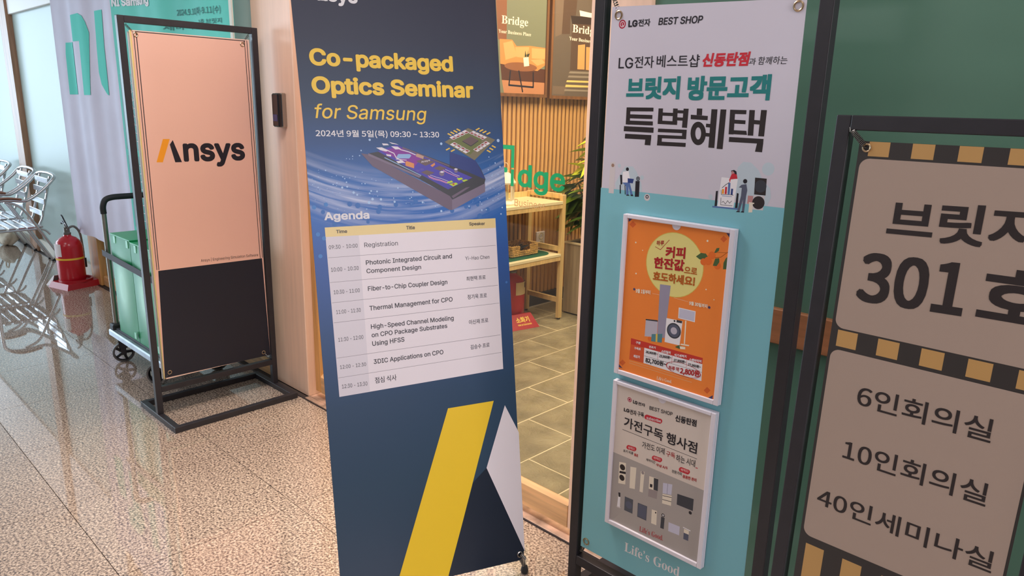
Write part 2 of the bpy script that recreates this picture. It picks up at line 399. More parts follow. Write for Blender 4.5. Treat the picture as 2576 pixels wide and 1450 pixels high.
P_B=[([(-0.0012,0.0003),(0.5167,-0.0016),(0.5161,-0.468),(0.0022,-0.4686)],'tablewhite',1),([(-0.0012,0.0003),(0.5167,-0.0016),(0.5154,-0.0306),(-0.0006,-0.0252)],'tablehead',2),([(0.0016,-0.0814),(0.5127,-0.0833),(0.5127,-0.0843),(0.0016,-0.0823)],'rule',3),([(0.0011,-0.149),(0.5124,-0.1515),(0.5124,-0.1526),(0.0011,-0.1499)],'rule',3),([(0.002,-0.2048),(0.513,-0.2055),(0.5129,-0.2066),(0.0019,-0.2057)],'rule',3),([(0.0029,-0.2602),(0.5145,-0.2608),(0.5144,-0.2618),(0.0028,-0.2612)],'rule',3),([(0.0031,-0.3589),(0.5124,-0.3596),(0.5124,-0.3607),(0.0031,-0.3598)],'rule',3),([(0.0034,-0.4145),(0.513,-0.4148),(0.5129,-0.4158),(0.0033,-0.4154)],'rule',3),([(-0.0006,-0.0252),(0.0906,-0.0262),(0.0895,-0.4686),(0.0022,-0.4686)],'tablecol',2),([(0.3236,-0.5591),(0.4773,-0.5629),(0.2921,-1.0793),(0.1371,-1.0326)],'yellow2',1),([(0.5151,-0.5836),(0.5595,-0.6793),(0.5591,-1.0758),(0.4399,-0.77)],'tablewhite',1),([(0.4399,-0.77),(0.5578,-1.0714),(0.5415,-1.1004),(0.3064,-1.0836),(0.2908,-1.0789),(0.3912,-0.8061)],'navydk',1),([(0.1142,0.1965),(0.1361,0.1934),(0.3776,0.0681),(0.3763,0.0297),(0.3661,0.0308),(0.1439,0.1612)],'mauve',2),([(0.3771,0.0598),(0.488,0.1042),(0.4869,0.0788),(0.3857,0.0334),(0.3758,0.0297)],'mauve2',2),([(0.1364,0.1963),(0.239,0.2121),(0.3769,0.1611),(0.3803,0.1959),(0.4596,0.1732),(0.4768,0.1467),(0.4904,0.1169),(0.486,0.1032),(0.3782,0.0598),(0.371,0.0704),(0.28,0.1224)],'graphite',3),([(0.3793,0.1979),(0.4596,0.1732),(0.4734,0.1489),(0.4896,0.1158),(0.4272,0.1415),(0.3768,0.159)],'navyblue',4),([(0.2349,0.2135),(0.3756,0.159),(0.3754,0.1553),(0.2345,0.2088)],'mauve',5),([(0.1612,0.2019),(0.2164,0.2201),(0.447,0.1222),(0.3666,0.0902)],'board',5),([(0.1735,0.2018),(0.2223,0.2142),(0.2907,0.1827),(0.2649,0.155)],'boardpurple',6),([(0.1344,0.1967),(0.2849,0.1304),(0.2791,0.1261),(0.1339,0.1901)],'mauve2',6),([(0.2138,0.1837),(0.2208,0.1935),(0.2547,0.1931),(0.2598,0.1891),(0.2528,0.1808),(0.2199,0.1812)],'chipblue',7),([(0.2404,0.1714),(0.2448,0.1737),(0.2662,0.1666),(0.2652,0.153),(0.2403,0.161)],'chiporange',7),([(0.2726,0.1729),(0.297,0.1806),(0.3315,0.17),(0.3,0.1594)],'chipbrown',7),([(0.2729,0.1919),(0.2784,0.1939),(0.2975,0.1866),(0.2947,0.1786),(0.2735,0.1859)],'chiptan',8),([(0.3259,0.1518),(0.3441,0.1586),(0.3661,0.151),(0.3454,0.1442)],'chipbrown',7),([(0.2856,0.1415),(0.3035,0.1472),(0.3273,0.1395),(0.3069,0.1319)],'chipbrown',7),([(0.3154,0.1601),(0.3292,0.1676),(0.3305,0.1619),(0.3217,0.1555)],'chiporange',8),([(0.2687,0.1469),(0.2753,0.1491),(0.2838,0.1462),(0.2759,0.1417)],'board2',7),([(0.2798,0.1507),(0.2886,0.1529),(0.2971,0.1499),(0.2881,0.1461)],'board2',7),([(0.3418,0.1402),(0.3498,0.1431),(0.3582,0.1405),(0.3557,0.1307),(0.3477,0.1288),(0.3414,0.1341)],'mauve2',8),([(0.3425,0.1408),(0.3499,0.1439),(0.3587,0.1413),(0.3506,0.1378)],'chipwhite',9),([(0.389,0.1485),(0.4011,0.1482),(0.3993,0.1379),(0.3902,0.1381)],'mauve2',8),([(0.3886,0.1485),(0.3951,0.1508),(0.4018,0.1482),(0.3947,0.1446)],'chipwhite',9),([(0.3634,0.111),(0.3796,0.1157),(0.3838,0.1104),(0.3654,0.1068)],'padgreen',8),([(0.3699,0.1056),(0.3929,0.1091),(0.3995,0.1047),(0.383,0.098)],'padgreen',8),([(0.396,0.1214),(0.4122,0.1231),(0.4165,0.1188),(0.4024,0.115)],'padgreen',8),([(0.4116,0.1148),(0.4257,0.1175),(0.4325,0.1153),(0.4183,0.1104)],'padgreen',8),([(0.3813,0.1063),(0.387,0.1072),(0.3879,0.103),(0.3821,0.1022)],'red',9),([(0.1578,0.2116),(0.1743,0.2125),(0.1943,0.2035),(0.1858,0.2007),(0.1696,0.2047)],'chipwhite',7),([(0.1751,0.2232),(0.1915,0.2222),(0.1954,0.2182),(0.1788,0.2177)],'chipwhite',7),([(0.2014,0.2153),(0.2202,0.2142),(0.2302,0.2072),(0.2133,0.2063)],'chipwhite',7),([(0.1853,0.1938),(0.1997,0.1917),(0.1993,0.1868),(0.187,0.1889)],'chipwhite',7),([(0.196,0.2271),(0.2165,0.2221),(0.2247,0.2191),(0.204,0.2221)],'chipwhite',7),([(0.2131,0.1738),(0.2322,0.1755),(0.2381,0.1694),(0.2189,0.1678)],'chipwhite',7),([(0.3766,0.0702),(0.4242,0.0936),(0.4383,0.0952),(0.3808,0.0638)],'mauve',6),([(0.3643,0.2266),(0.4421,0.2667),(0.5298,0.2325),(0.4572,0.1728)],'substrate',5),([(0.3778,0.2266),(0.4365,0.2512),(0.4825,0.2388),(0.4839,0.2242),(0.4442,0.189),(0.3903,0.2102)],'substrate2',6),([(0.4213,0.2295),(0.4499,0.243),(0.4737,0.2309),(0.4482,0.2156)],'chipbrown',8),([(0.4213,0.2295),(0.4482,0.2156),(0.448,0.2129),(0.4211,0.2273)],'graphite',7),([(0.4737,0.2309),(0.4482,0.2156),(0.448,0.2129),(0.4736,0.2284)],'graphite',7),([(0.393,0.2326),(0.4045,0.2373),(0.3913,0.2442),(0.3799,0.2395)],'chipwhite',7),([(0.3934,0.234),(0.4014,0.2373),(0.3962,0.24),(0.3882,0.2368)],'chipred',8),([(0.4067,0.2382),(0.4182,0.2429),(0.4049,0.2498),(0.3935,0.2451)],'chipwhite',7),([(0.4071,0.2396),(0.4151,0.2429),(0.4098,0.2457),(0.4018,0.2424)],'chipred',8),([(0.4204,0.2438),(0.432,0.2485),(0.4186,0.2555),(0.4071,0.2507)],'chipwhite',7),([(0.4208,0.2452),(0.4289,0.2485),(0.4236,0.2513),(0.4155,0.248)],'chipred',8),([(0.4342,0.2494),(0.4458,0.2542),(0.4324,0.2612),(0.4208,0.2564)],'chipwhite',7),([(0.4346,0.2509),(0.4427,0.2542),(0.4374,0.257),(0.4292,0.2536)],'chipred',8),([(0.4444,0.2519),(0.4539,0.2477),(0.4684,0.2548),(0.4588,0.2589)],'chipwhite',7),([(0.4473,0.2519),(0.4539,0.249),(0.4597,0.2519),(0.453,0.2548)],'chipred',8),([(0.4557,0.2469),(0.4653,0.2427),(0.4798,0.2498),(0.4702,0.254)],'chipwhite',7),([(0.4586,0.247),(0.4653,0.2441),(0.4711,0.2469),(0.4644,0.2498)],'chipred',8),([(0.4671,0.242),(0.4767,0.2378),(0.4914,0.2449),(0.4817,0.249)],'chipwhite',7),([(0.47,0.242),(0.4767,0.2391),(0.4826,0.2419),(0.4758,0.2449)],'chipred',8),([(0.4786,0.237),(0.4882,0.2327),(0.5029,0.2399),(0.4932,0.2441)],'chipwhite',7),([(0.4815,0.237),(0.4882,0.2341),(0.4941,0.2369),(0.4873,0.2399)],'chipred',8),([(0.3949,0.2263),(0.4057,0.2206),(0.3916,0.2137),(0.3808,0.2194)],'chipwhite',7),([(0.3951,0.2247),(0.4027,0.2208),(0.397,0.218),(0.3895,0.222)],'chipred',8),([(0.4078,0.2195),(0.4186,0.2138),(0.4044,0.2069),(0.3936,0.2126)],'chipwhite',7),([(0.408,0.218),(0.4156,0.214),(0.4099,0.2112),(0.4023,0.2152)],'chipred',8),([(0.4207,0.2127),(0.4317,0.207),(0.4174,0.2001),(0.4065,0.2058)],'chipwhite',7),([(0.4209,0.2112),(0.4286,0.2072),(0.4229,0.2044),(0.4152,0.2084)],'chipred',8),([(0.4337,0.2059),(0.4448,0.2001),(0.4304,0.1932),(0.4194,0.199)],'chipwhite',7),([(0.434,0.2043),(0.4417,0.2003),(0.4359,0.1975),(0.4282,0.2016)],'chipred',8),([(0.4546,0.2043),(0.4641,0.2097),(0.4778,0.2026),(0.4682,0.1971)],'chipwhite',7),([(0.4574,0.2044),(0.464,0.2082),(0.4695,0.2053),(0.4628,0.2015)],'chipred',8),([(0.4659,0.2108),(0.4755,0.2163),(0.4892,0.2091),(0.4796,0.2036)],'chipwhite',7),([(0.4687,0.2109),(0.4754,0.2147),(0.4809,0.2119),(0.4742,0.208)],'chipred',8),([(0.4773,0.2173),(0.4869,0.2229),(0.5007,0.2157),(0.4911,0.2102)],'chipwhite',7),([(0.4801,0.2175),(0.4868,0.2213),(0.4924,0.2184),(0.4856,0.2146)],'chipred',8),([(0.4887,0.2239),(0.4984,0.2295),(0.5123,0.2223),(0.5026,0.2167)],'chipwhite',7),([(0.4916,0.224),(0.4983,0.2279),(0.5039,0.225),(0.4971,0.2212)],'chipred',8),([(0.3742,0.2494),(0.3774,0.2522),(0.3887,0.2466),(0.3856,0.2437)],'gold',6),([(0.3835,0.2539),(0.3867,0.2568),(0.3981,0.2511),(0.395,0.2482)],'gold',6),([(0.3936,0.2582),(0.3967,0.2611),(0.4082,0.2554),(0.405,0.2525)],'gold',6),([(0.4034,0.2628),(0.4065,0.2656),(0.4181,0.26),(0.4149,0.2571)],'gold',6),([(0.4657,0.2623),(0.4686,0.2594),(0.4811,0.2653),(0.4783,0.2682)],'gold',6),([(0.4772,0.2582),(0.4801,0.2553),(0.4927,0.2612),(0.4898,0.2641)],'gold',6),([(0.4875,0.2541),(0.4904,0.2511),(0.5031,0.257),(0.5002,0.2599)],'gold',6),([(0.5003,0.2499),(0.5032,0.247),(0.516,0.2529),(0.5131,0.2558)],'gold',6),([(0.5161,0.214),(0.5194,0.2169),(0.5315,0.211),(0.5282,0.208)],'gold',6),([(0.5073,0.2071),(0.5106,0.21),(0.5227,0.204),(0.5194,0.2011)],'gold',6),([(0.4985,0.2004),(0.5018,0.2034),(0.5139,0.1974),(0.5106,0.1944)],'gold',6),([(0.3661,0.2048),(0.3689,0.2019),(0.381,0.2076),(0.3782,0.2104)],'gold',6),([(0.3812,0.2006),(0.3839,0.1977),(0.3961,0.2033),(0.3934,0.2062)],'gold',6)]
L_B=[([(0.1902,0.2036),(0.2083,0.1956),(0.2138,0.1837),(0.2381,0.1694)],0.0025,'chipwhite',8),([(0.2178,0.2112),(0.2301,0.2052),(0.253,0.1991),(0.2717,0.1909)],0.0025,'chipwhite',8),([(0.3068,0.1309),(0.324,0.1233),(0.3415,0.1188),(0.3656,0.1099)],0.0015,'pink',8),([(0.3135,0.1327),(0.333,0.1261),(0.3484,0.1217),(0.3703,0.1128)],0.0012,'chipwhite',8),([(0.3088,0.1274),(0.3238,0.1203),(0.3435,0.1156),(0.3632,0.1079)],0.0012,'pink',8),([(0.3545,0.1461),(0.3675,0.1386),(0.383,0.1321),(0.4007,0.1244)],0.0015,'pink',8),([(0.3614,0.148),(0.3768,0.1415),(0.3876,0.1341),(0.4055,0.1274)],0.0012,'chipwhite',8),([(0.2135,0.1797),(0.2439,0.1763)],0.0018,'chipwhite',8),([(0.1805,0.1841),(0.285,0.1324)],0.0022,'chipblue',8)]
BOKEH=[(0.0852,0.0909,0.00366),(0.0947,0.0843,0.00274),(0.1348,0.0934,0.00259),(0.1302,0.0873,0.00244),(0.1516,0.0915,0.00259),(0.1372,0.071,0.00396),(0.1267,0.062,0.00427),(0.1613,0.0694,0.00366),(0.2007,0.0609,0.00335),(0.2132,0.0993,0.00244),(0.2848,0.056,0.00305),(0.341,0.0282,0.00351),(0.4724,0.0248,0.00274),(0.4873,0.0256,0.00229),(0.4312,0.0383,0.00244),(0.5415,0.1522,0.00274),(0.5016,0.1441,0.00198),(0.5398,0.2304,0.00503),(0.3535,0.2216,0.00396),(0.1411,0.233,0.00335),(0.1094,0.1904,0.00183),(0.5126,0.1258,0.00198),(0.5334,0.1296,0.00168),(0.0686,0.1073,0.00274),(0.0547,0.1054,0.00305),(0.0676,0.1194,0.00213),(0.0635,0.1292,0.00183),(0.0583,0.1341,0.00168),(0.093,0.1328,0.00152),(0.1134,0.1453,0.00137),(0.1191,0.1141,0.00183),(0.11,0.1143,0.00152),(0.1878,0.114,0.00122),(0.1968,0.1227,0.00137),(0.3309,0.0448,0.00122),(0.5421,0.0295,0.00244),(0.5366,0.0103,0.00259),(0.5118,0.0523,0.00183),(0.4941,0.0594,0.00152),(0.529,0.057,0.00168),(0.4669,0.0626,0.00168),(0.1148,0.2042,0.00213),(0.2569,0.0864,0.00183),(0.5257,0.1638,0.00213),(0.1507,0.1216,0.00137),(0.0774,0.1307,0.00137),(0.1392,0.1262,0.00122),(0.0898,0.1891,0.00168),(0.0892,0.1818,0.00122),(0.0809,0.1815,0.00122),(0.0725,0.1826,0.00122),(-0.0253,0.0555,0.006),(0.007,0.0615,0.006),(-0.0055,-0.0286,0.006),(-0.0206,-0.0169,0.006),(-0.0189,-0.0759,0.006)]
Q_B={'tl': (-0.0455,0.588),'tr': (0.5534,0.6398),'bl': (-0.0342,-0.9811),'br': (0.5573,-1.082),'hook': (0.5402,-1.0973),'bl2': (0.1301,-1.0441)}
P_BL=[([(0.0005,0.6352),(0.0179,0.6369),(-0.008,0.5912),(-0.0267,0.5911)],'yellow2',1),([(0.0193,0.6226),(0.0291,0.6332),(0.0547,0.5942),(0.0345,0.594)],'white',1)]
P_A=[([(0.057,1.7699),(0.5795,1.7691),(0.5938,0.1871),(0.0528,0.1971)],'peachpanel',0),([(0.0703,0.7208),(0.5809,0.7124),(0.5938,0.1871),(0.0528,0.1971)],'blackprint',1),([(0.1458,1.3175),(0.1759,1.317),(0.1363,1.2144),(0.109,1.2155)],'orange',2),([(0.1737,1.2925),(0.1886,1.3124),(0.2213,1.2121),(0.1911,1.2124)],'ink',2)]
T_A=[('nsys',0.2304,0.5268,1.2136,0.107,-0.012,'c',0.03,0,'ink','I'),('Ansys | Engineering Simulation Software',0.2696,0.5613,0.7357,0.0135,-0.032,'c',0.0,0,'ink','I')]
L_A=[([(0.0766,1.7644),(0.0738,0.7254)],0.0035,'ink',2),([(0.0656,1.7651),(0.0651,0.7266)],0.003,'ink',2),([(0.0723,1.7689),(0.5629,1.7673)],0.0035,'ink',2),([(0.5611,1.769),(0.5713,0.7147)],0.003,'ink',2),([(0.5729,1.7699),(0.5842,0.7151)],0.003,'ink',2)]
Q_A={'e1': (0.0725,1.7648),'e2': (0.5485,1.7507),'e3': (0.0772,0.2211),'e4': (0.557,0.2091),'tl': (0.0511,1.7742),'tr': (0.576,1.776),'br': (0.5938,0.1871),'bl': (0.049,0.1961)}
T_L=[('LG',0.0903,0.1175,1.6936,0.0161,-0.0,'c',0.04,0,'ink','I'),('전자',0.1197,0.1543,1.6935,0.017,-0.012,'k',0.02,0,'ink','N'),('BEST SHOP',0.178,0.2954,1.6939,0.0163,-0.015,'c',0.02,0.12,'ink','I'),('LG',0.0677,0.1115,1.5969,0.0251,-0.008,'c',0.008,0,'ink','I'),('전자',0.116,0.1719,1.5965,0.0279,-0.004,'k',0.006,0,'ink','N'),('베스트샵',0.1797,0.2958,1.5972,0.0283,-0.011,'k',0.006,0,'ink','N'),('신동탄점',0.3037,0.4177,1.5957,0.0303,0.005,'k',0.035,0.15,'red','N'),('과',0.4175,0.4336,1.5982,0.0148,-0.019,'k',0.0,0.1,'ink','N'),('함께하는',0.4388,0.504,1.5984,0.0166,-0.001,'k',0.0,0.1,'ink','N'),('브릿지',0.0963,0.2497,1.5217,0.0531,0.011,'k',0.036,0,'teal2','N'),('방문고객',0.2698,0.4736,1.5212,0.0549,0.012,'k',0.036,0,'teal2','N'),('Life’s Good',0.1846,0.3633,0.2739,0.0282,0.043,'c',0.0,0,'printwhite','S')]
P_L=[([(0.0318,1.2943),(0.5263,1.2954),(0.5266,1.2638),(0.0369,1.2017)],'TEAL',1),([(0.0597,1.363),(0.0758,1.3642),(0.0752,1.2828),(0.0588,1.2827)],'lgrey',3),([(0.0782,1.3098),(0.0912,1.3327),(0.1064,1.3554),(0.13,1.3571),(0.1426,1.3446),(0.1588,1.317),(0.1628,1.2961),(0.0817,1.2954)],'paleblue',2),([(0.1002,1.3412),(0.1177,1.3446),(0.1239,1.3256),(0.1171,1.3144),(0.1008,1.3138)],'printwhite',4),([(0.1167,1.3261),(0.1357,1.3258),(0.1332,1.3147),(0.1176,1.3145)],'navyblue',5),([(0.1008,1.3138),(0.1237,1.3158),(0.1355,1.2856),(0.1285,1.2841),(0.1206,1.3057),(0.1223,1.2842),(0.1152,1.2827),(0.1126,1.305)],'jean',4),([(0.0922,1.3328),(0.0984,1.3333),(0.1011,1.3099),(0.0955,1.3074)],'ink',4),([(0.0931,1.3072),(0.0964,1.3075),(0.0981,1.285),(0.0947,1.2847)],'ink',4),([(0.1081,1.3073),(0.1104,1.3076),(0.1132,1.2841),(0.1108,1.2839)],'ink',4),([(0.1151,1.2835),(0.1222,1.285),(0.1262,1.2823),(0.1158,1.2812)],'ink',5),([(0.1284,1.2849),(0.1354,1.2863),(0.1376,1.2826),(0.1291,1.2818)],'ink',5),([(0.1412,1.3212),(0.1537,1.3223),(0.1545,1.2824),(0.142,1.2811)],'ink',4),([(0.4114,1.3482),(0.416,1.3762),(0.4276,1.3891),(0.4461,1.3887),(0.466,1.3732),(0.4772,1.3538),(0.4971,1.3353),(0.5012,1.3153),(0.4943,1.2976),(0.449,1.296),(0.4181,1.3033)],'paleblue',2),([(0.3778,1.3506),(0.4188,1.3495),(0.4145,1.2834),(0.3738,1.2825)],'printwhite',3),([(0.3821,1.3237),(0.3871,1.3238),(0.3875,1.3129),(0.3824,1.3127)],'orange',4),([(0.3893,1.3294),(0.3943,1.3295),(0.3945,1.3129),(0.3895,1.3127)],'red',4),([(0.396,1.3391),(0.4017,1.3393),(0.4022,1.3129),(0.3968,1.3127)],'jean',4),([(0.4046,1.3265),(0.4095,1.3267),(0.4095,1.3129),(0.4045,1.3128)],'navyblue',4),([(0.3975,1.3463),(0.4025,1.3603),(0.4099,1.3626),(0.4152,1.3589),(0.4176,1.3504),(0.4012,1.3473),(0.3999,1.3384)],'red',4),([(0.3999,1.3671),(0.4073,1.3694),(0.4133,1.3664),(0.4151,1.3596),(0.4101,1.3602),(0.4078,1.3645),(0.4024,1.362)],'ink',5),([(0.367,1.3173),(0.372,1.3185),(0.3729,1.2834),(0.3667,1.2817)],'ink',4),([(0.4196,1.3182),(0.4242,1.3172),(0.4247,1.2842),(0.4183,1.2835)],'ink',4),([(0.3611,1.2821),(0.4259,1.2837),(0.4255,1.2801),(0.3614,1.2786)],'jean',4),([(0.4288,1.3375),(0.4404,1.3403),(0.4441,1.3268),(0.4431,1.3156),(0.4303,1.3129),(0.4303,1.3307),(0.4227,1.331)],'slate',5),([(0.4305,1.3144),(0.443,1.3163),(0.4416,1.2777),(0.4364,1.2771),(0.436,1.3051),(0.4305,1.2764),(0.4248,1.2765)],'slate',5),([(0.424,1.2771),(0.4315,1.2773),(0.431,1.2751),(0.4219,1.2747)],'ink',6),([(0.4359,1.2785),(0.442,1.2778),(0.4415,1.2756),(0.4332,1.2753)],'ink',6),([(0.4595,1.3564),(0.4869,1.3563),(0.4883,1.3191),(0.4612,1.3188)],'ink2',4),([(0.4613,1.3174),(0.4866,1.3179),(0.486,1.2856),(0.4583,1.2849)],'lgrey',4),([(0.4469,1.315),(0.4597,1.3152),(0.4599,1.2972),(0.447,1.2965)],'rose',3),([(0.4517,1.2981),(0.4605,1.2983),(0.4613,1.2783),(0.4521,1.2772)],'cream2',5)]
P_BIG=[([(0.1001,1.5023),(0.1797,1.503),(0.1801,1.4939),(0.1008,1.4929)],'ink2',5),([(0.1001,1.5023),(0.1118,1.5025),(0.1127,1.46),(0.1004,1.4604)],'ink2',5),([(0.1098,1.4856),(0.1781,1.4854),(0.1785,1.4759),(0.1101,1.4758)],'ink2',5),([(0.1002,1.4702),(0.1807,1.4701),(0.1811,1.4605),(0.1004,1.4604)],'ink2',5),([(0.0955,1.456),(0.1842,1.4555),(0.1843,1.4429),(0.0955,1.4435)],'ink2',5),([(0.1003,1.4372),(0.179,1.4372),(0.1791,1.4256),(0.1002,1.4253)],'ink2',5),([(0.1622,1.4282),(0.1789,1.4279),(0.1779,1.4122),(0.1612,1.4124)],'ink2',5),([(0.1944,1.5015),(0.207,1.5017),(0.2075,1.4651),(0.1948,1.4654)],'ink2',5),([(0.2352,1.5022),(0.2479,1.5021),(0.2488,1.464),(0.2361,1.4643)],'ink2',5),([(0.2048,1.4923),(0.2374,1.4919),(0.2376,1.4844),(0.205,1.4847)],'ink2',5),([(0.195,1.4731),(0.2493,1.4722),(0.2492,1.464),(0.1949,1.4647)],'ink2',5),([(0.2637,1.5024),(0.2773,1.5024),(0.2769,1.4582),(0.2632,1.4584)],'ink2',5),([(0.2482,1.4986),(0.2645,1.4982),(0.2647,1.4912),(0.2484,1.4915)],'ink2',5),([(0.2484,1.4819),(0.2639,1.4816),(0.2642,1.4745),(0.2487,1.4747)],'ink2',5),([(0.1971,1.4538),(0.2765,1.4539),(0.2768,1.4457),(0.197,1.4453)],'ink2',5),([(0.265,1.4477),(0.2767,1.4475),(0.2768,1.4329),(0.2651,1.433)],'ink2',5),([(0.1971,1.4387),(0.2766,1.4393),(0.2769,1.4318),(0.1973,1.431)],'ink2',5),([(0.1976,1.4328),(0.2099,1.4326),(0.2101,1.4205),(0.1973,1.4206)],'ink2',5),([(0.1976,1.4228),(0.2769,1.4232),(0.2769,1.4138),(0.197,1.4132)],'ink2',5),([(0.2991,1.5035),(0.3132,1.5034),(0.3138,1.4882),(0.2998,1.4885)],'ink2',5),([(0.2843,1.4888),(0.329,1.4872),(0.3292,1.4775),(0.2849,1.4786)],'ink2',5),([(0.3369,1.5025),(0.3521,1.5025),(0.3527,1.4155),(0.3373,1.4157)],'ink2',5),([(0.3598,1.5026),(0.3743,1.5026),(0.3739,1.4139),(0.3588,1.4141)],'ink2',5),([(0.3264,1.4698),(0.3391,1.4692),(0.3391,1.4612),(0.3264,1.4618)],'ink2',5),([(0.3269,1.4489),(0.3392,1.4483),(0.3392,1.4403),(0.3269,1.4408)],'ink2',5),([(0.3837,1.5024),(0.423,1.5022),(0.4232,1.4933),(0.3839,1.4933)],'ink2',5),([(0.3837,1.5024),(0.3961,1.5023),(0.3974,1.4481),(0.3853,1.4482)],'ink2',5),([(0.3954,1.4808),(0.4232,1.48),(0.4234,1.4717),(0.3955,1.4724)],'ink2',5),([(0.3854,1.4578),(0.4275,1.4574),(0.43,1.4485),(0.3852,1.4489)],'ink2',5),([(0.4298,1.5027),(0.4428,1.5026),(0.4447,1.4474),(0.4316,1.4475)],'ink2',5),([(0.4423,1.4816),(0.4567,1.481),(0.457,1.4721),(0.4426,1.4726)],'ink2',5),([(0.457,1.5033),(0.4704,1.5032),(0.4701,1.4469),(0.4566,1.447)],'ink2',5),([(0.3874,1.4422),(0.4697,1.4416),(0.4698,1.431),(0.3874,1.4312)],'ink2',5),([(0.4557,1.433),(0.47,1.4327),(0.4694,1.4127),(0.4528,1.4131)],'ink2',5),([(0.3278,1.4475),(0.3278,1.4405),(0.3156,1.4434),(0.3155,1.447)],'ink2',5),([(0.3278,1.4405),(0.3265,1.434),(0.3151,1.4399),(0.3156,1.4434)],'ink2',5),([(0.3265,1.434),(0.3239,1.4282),(0.3142,1.437),(0.3151,1.4399)],'ink2',5),([(0.3239,1.4282),(0.3202,1.4237),(0.3128,1.4347),(0.3142,1.437)],'ink2',5),([(0.3202,1.4237),(0.3156,1.4208),(0.3111,1.4332),(0.3128,1.4347)],'ink2',5),([(0.3156,1.4208),(0.3105,1.4196),(0.3092,1.4326),(0.3111,1.4332)],'ink2',5),([(0.3105,1.4196),(0.3051,1.4202),(0.3072,1.433),(0.3092,1.4326)],'ink2',5),([(0.3051,1.4202),(0.3,1.4227),(0.3052,1.4343),(0.3072,1.433)],'ink2',5),([(0.3,1.4227),(0.2954,1.4268),(0.3034,1.4365),(0.3052,1.4343)],'ink2',5),([(0.2954,1.4268),(0.2916,1.4323),(0.3019,1.4394),(0.3034,1.4365)],'ink2',5),([(0.2916,1.4323),(0.2889,1.4388),(0.3008,1.4427),(0.3019,1.4394)],'ink2',5),([(0.2889,1.4388),(0.2875,1.4458),(0.3002,1.4464),(0.3008,1.4427)],'ink2',5),([(0.2875,1.4458),(0.2876,1.4529),(0.3001,1.45),(0.3002,1.4464)],'ink2',5),([(0.2876,1.4529),(0.289,1.4595),(0.3005,1.4534),(0.3001,1.45)],'ink2',5),([(0.289,1.4595),(0.2917,1.4653),(0.3015,1.4564),(0.3005,1.4534)],'ink2',5),([(0.2917,1.4653),(0.2955,1.4697),(0.3028,1.4587),(0.3015,1.4564)],'ink2',5),([(0.2955,1.4697),(0.3001,1.4725),(0.3046,1.4601),(0.3028,1.4587)],'ink2',5),([(0.3001,1.4725),(0.3052,1.4736),(0.3065,1.4607),(0.3046,1.4601)],'ink2',5),([(0.3052,1.4736),(0.3105,1.4729),(0.3085,1.4603),(0.3065,1.4607)],'ink2',5),([(0.3105,1.4729),(0.3156,1.4704),(0.3105,1.459),(0.3085,1.4603)],'ink2',5),([(0.3156,1.4704),(0.3201,1.4662),(0.3123,1.4568),(0.3105,1.459)],'ink2',5),([(0.3201,1.4662),(0.3238,1.4608),(0.3138,1.454),(0.3123,1.4568)],'ink2',5),([(0.3238,1.4608),(0.3265,1.4544),(0.3149,1.4506),(0.3138,1.454)],'ink2',5),([(0.3265,1.4544),(0.3278,1.4475),(0.3155,1.447),(0.3149,1.4506)],'ink2',5)]
C_L=[(0.0722,1.7018,0.0105,0.0,'lgred',2),(0.0722,1.7018,0.00714,0.00567,'printwhite',3),(0.0676,1.3553,0.00462,0.0,'tanprint',4),(0.0881,1.356,0.00504,0.0,'paleblue',2),(0.1599,1.3313,0.00588,0.0,'paleblue',2),(0.114,1.3489,0.00462,0.0,'ink',5),(0.1482,1.3276,0.00546,0.00336,'ink',5),(0.1482,1.3276,0.0021,0.0,'ink',5),(0.179,1.2833,0.00882,0.0,'lgrey',3),(0.1789,1.2849,0.00462,0.00252,'ink',4),(0.4876,1.3775,0.01428,0.0,'paleblue',2),(0.3542,1.3027,0.00588,0.0,'paleblue',3),(0.4368,1.3462,0.00504,0.0,'ink',6),(0.4041,1.3632,0.00336,0.0,'rose',5),(0.4743,1.3382,0.01386,0.0,'graphite',5),(0.4733,1.3015,0.01386,0.0,'ink2',5),(0.4733,1.3015,0.0147,0.01386,'graphite',5)]
L_L=[([(0.3818,1.3262),(0.3899,1.334),(0.3982,1.34)],0.0012,'ink',5),([(0.3797,1.3207),(0.3811,1.3108),(0.4114,1.3124)],0.001,'ink',5),([(0.3815,1.303),(0.382,1.287),(0.4114,1.2877)],0.001,'ink',5),([(0.3845,1.2926),(0.3881,1.2959),(0.3938,1.29),(0.3987,1.2984),(0.4039,1.2929),(0.409,1.2988)],0.001,'ink',5),([(0.0719,1.7047),(0.0724,1.6982),(0.0761,1.698)],0.0014,'printwhite',4),([(0.4516,1.2991),(0.4627,1.2989)],0.003,'cream2',6),([(0.3837,1.3079),(0.408,1.3082)],0.001,'jean',4)]
Q_L={'tl': (0.0379,1.7449),'tr': (0.5312,1.7264),'br': (0.5391,0.3755),'bl': (0.0286,0.2158),'e1': (0.0637,1.7237),'e2': (0.5158,1.7245),'e3': (0.0486,0.2389),'tb': (0.0332,1.2947),'tb2': (0.5266,1.2962)}
Q_H={'a_tl': (0.1244,1.2367),'a_tr': (0.4348,1.2369),'a_br': (0.432,0.8041),'a_bl': (0.1214,0.8009),'b_tl': (0.1228,0.7817),'b_tr': (0.431,0.7829),'b_br': (0.4322,0.3481),'b_bl': (0.1228,0.3468)}
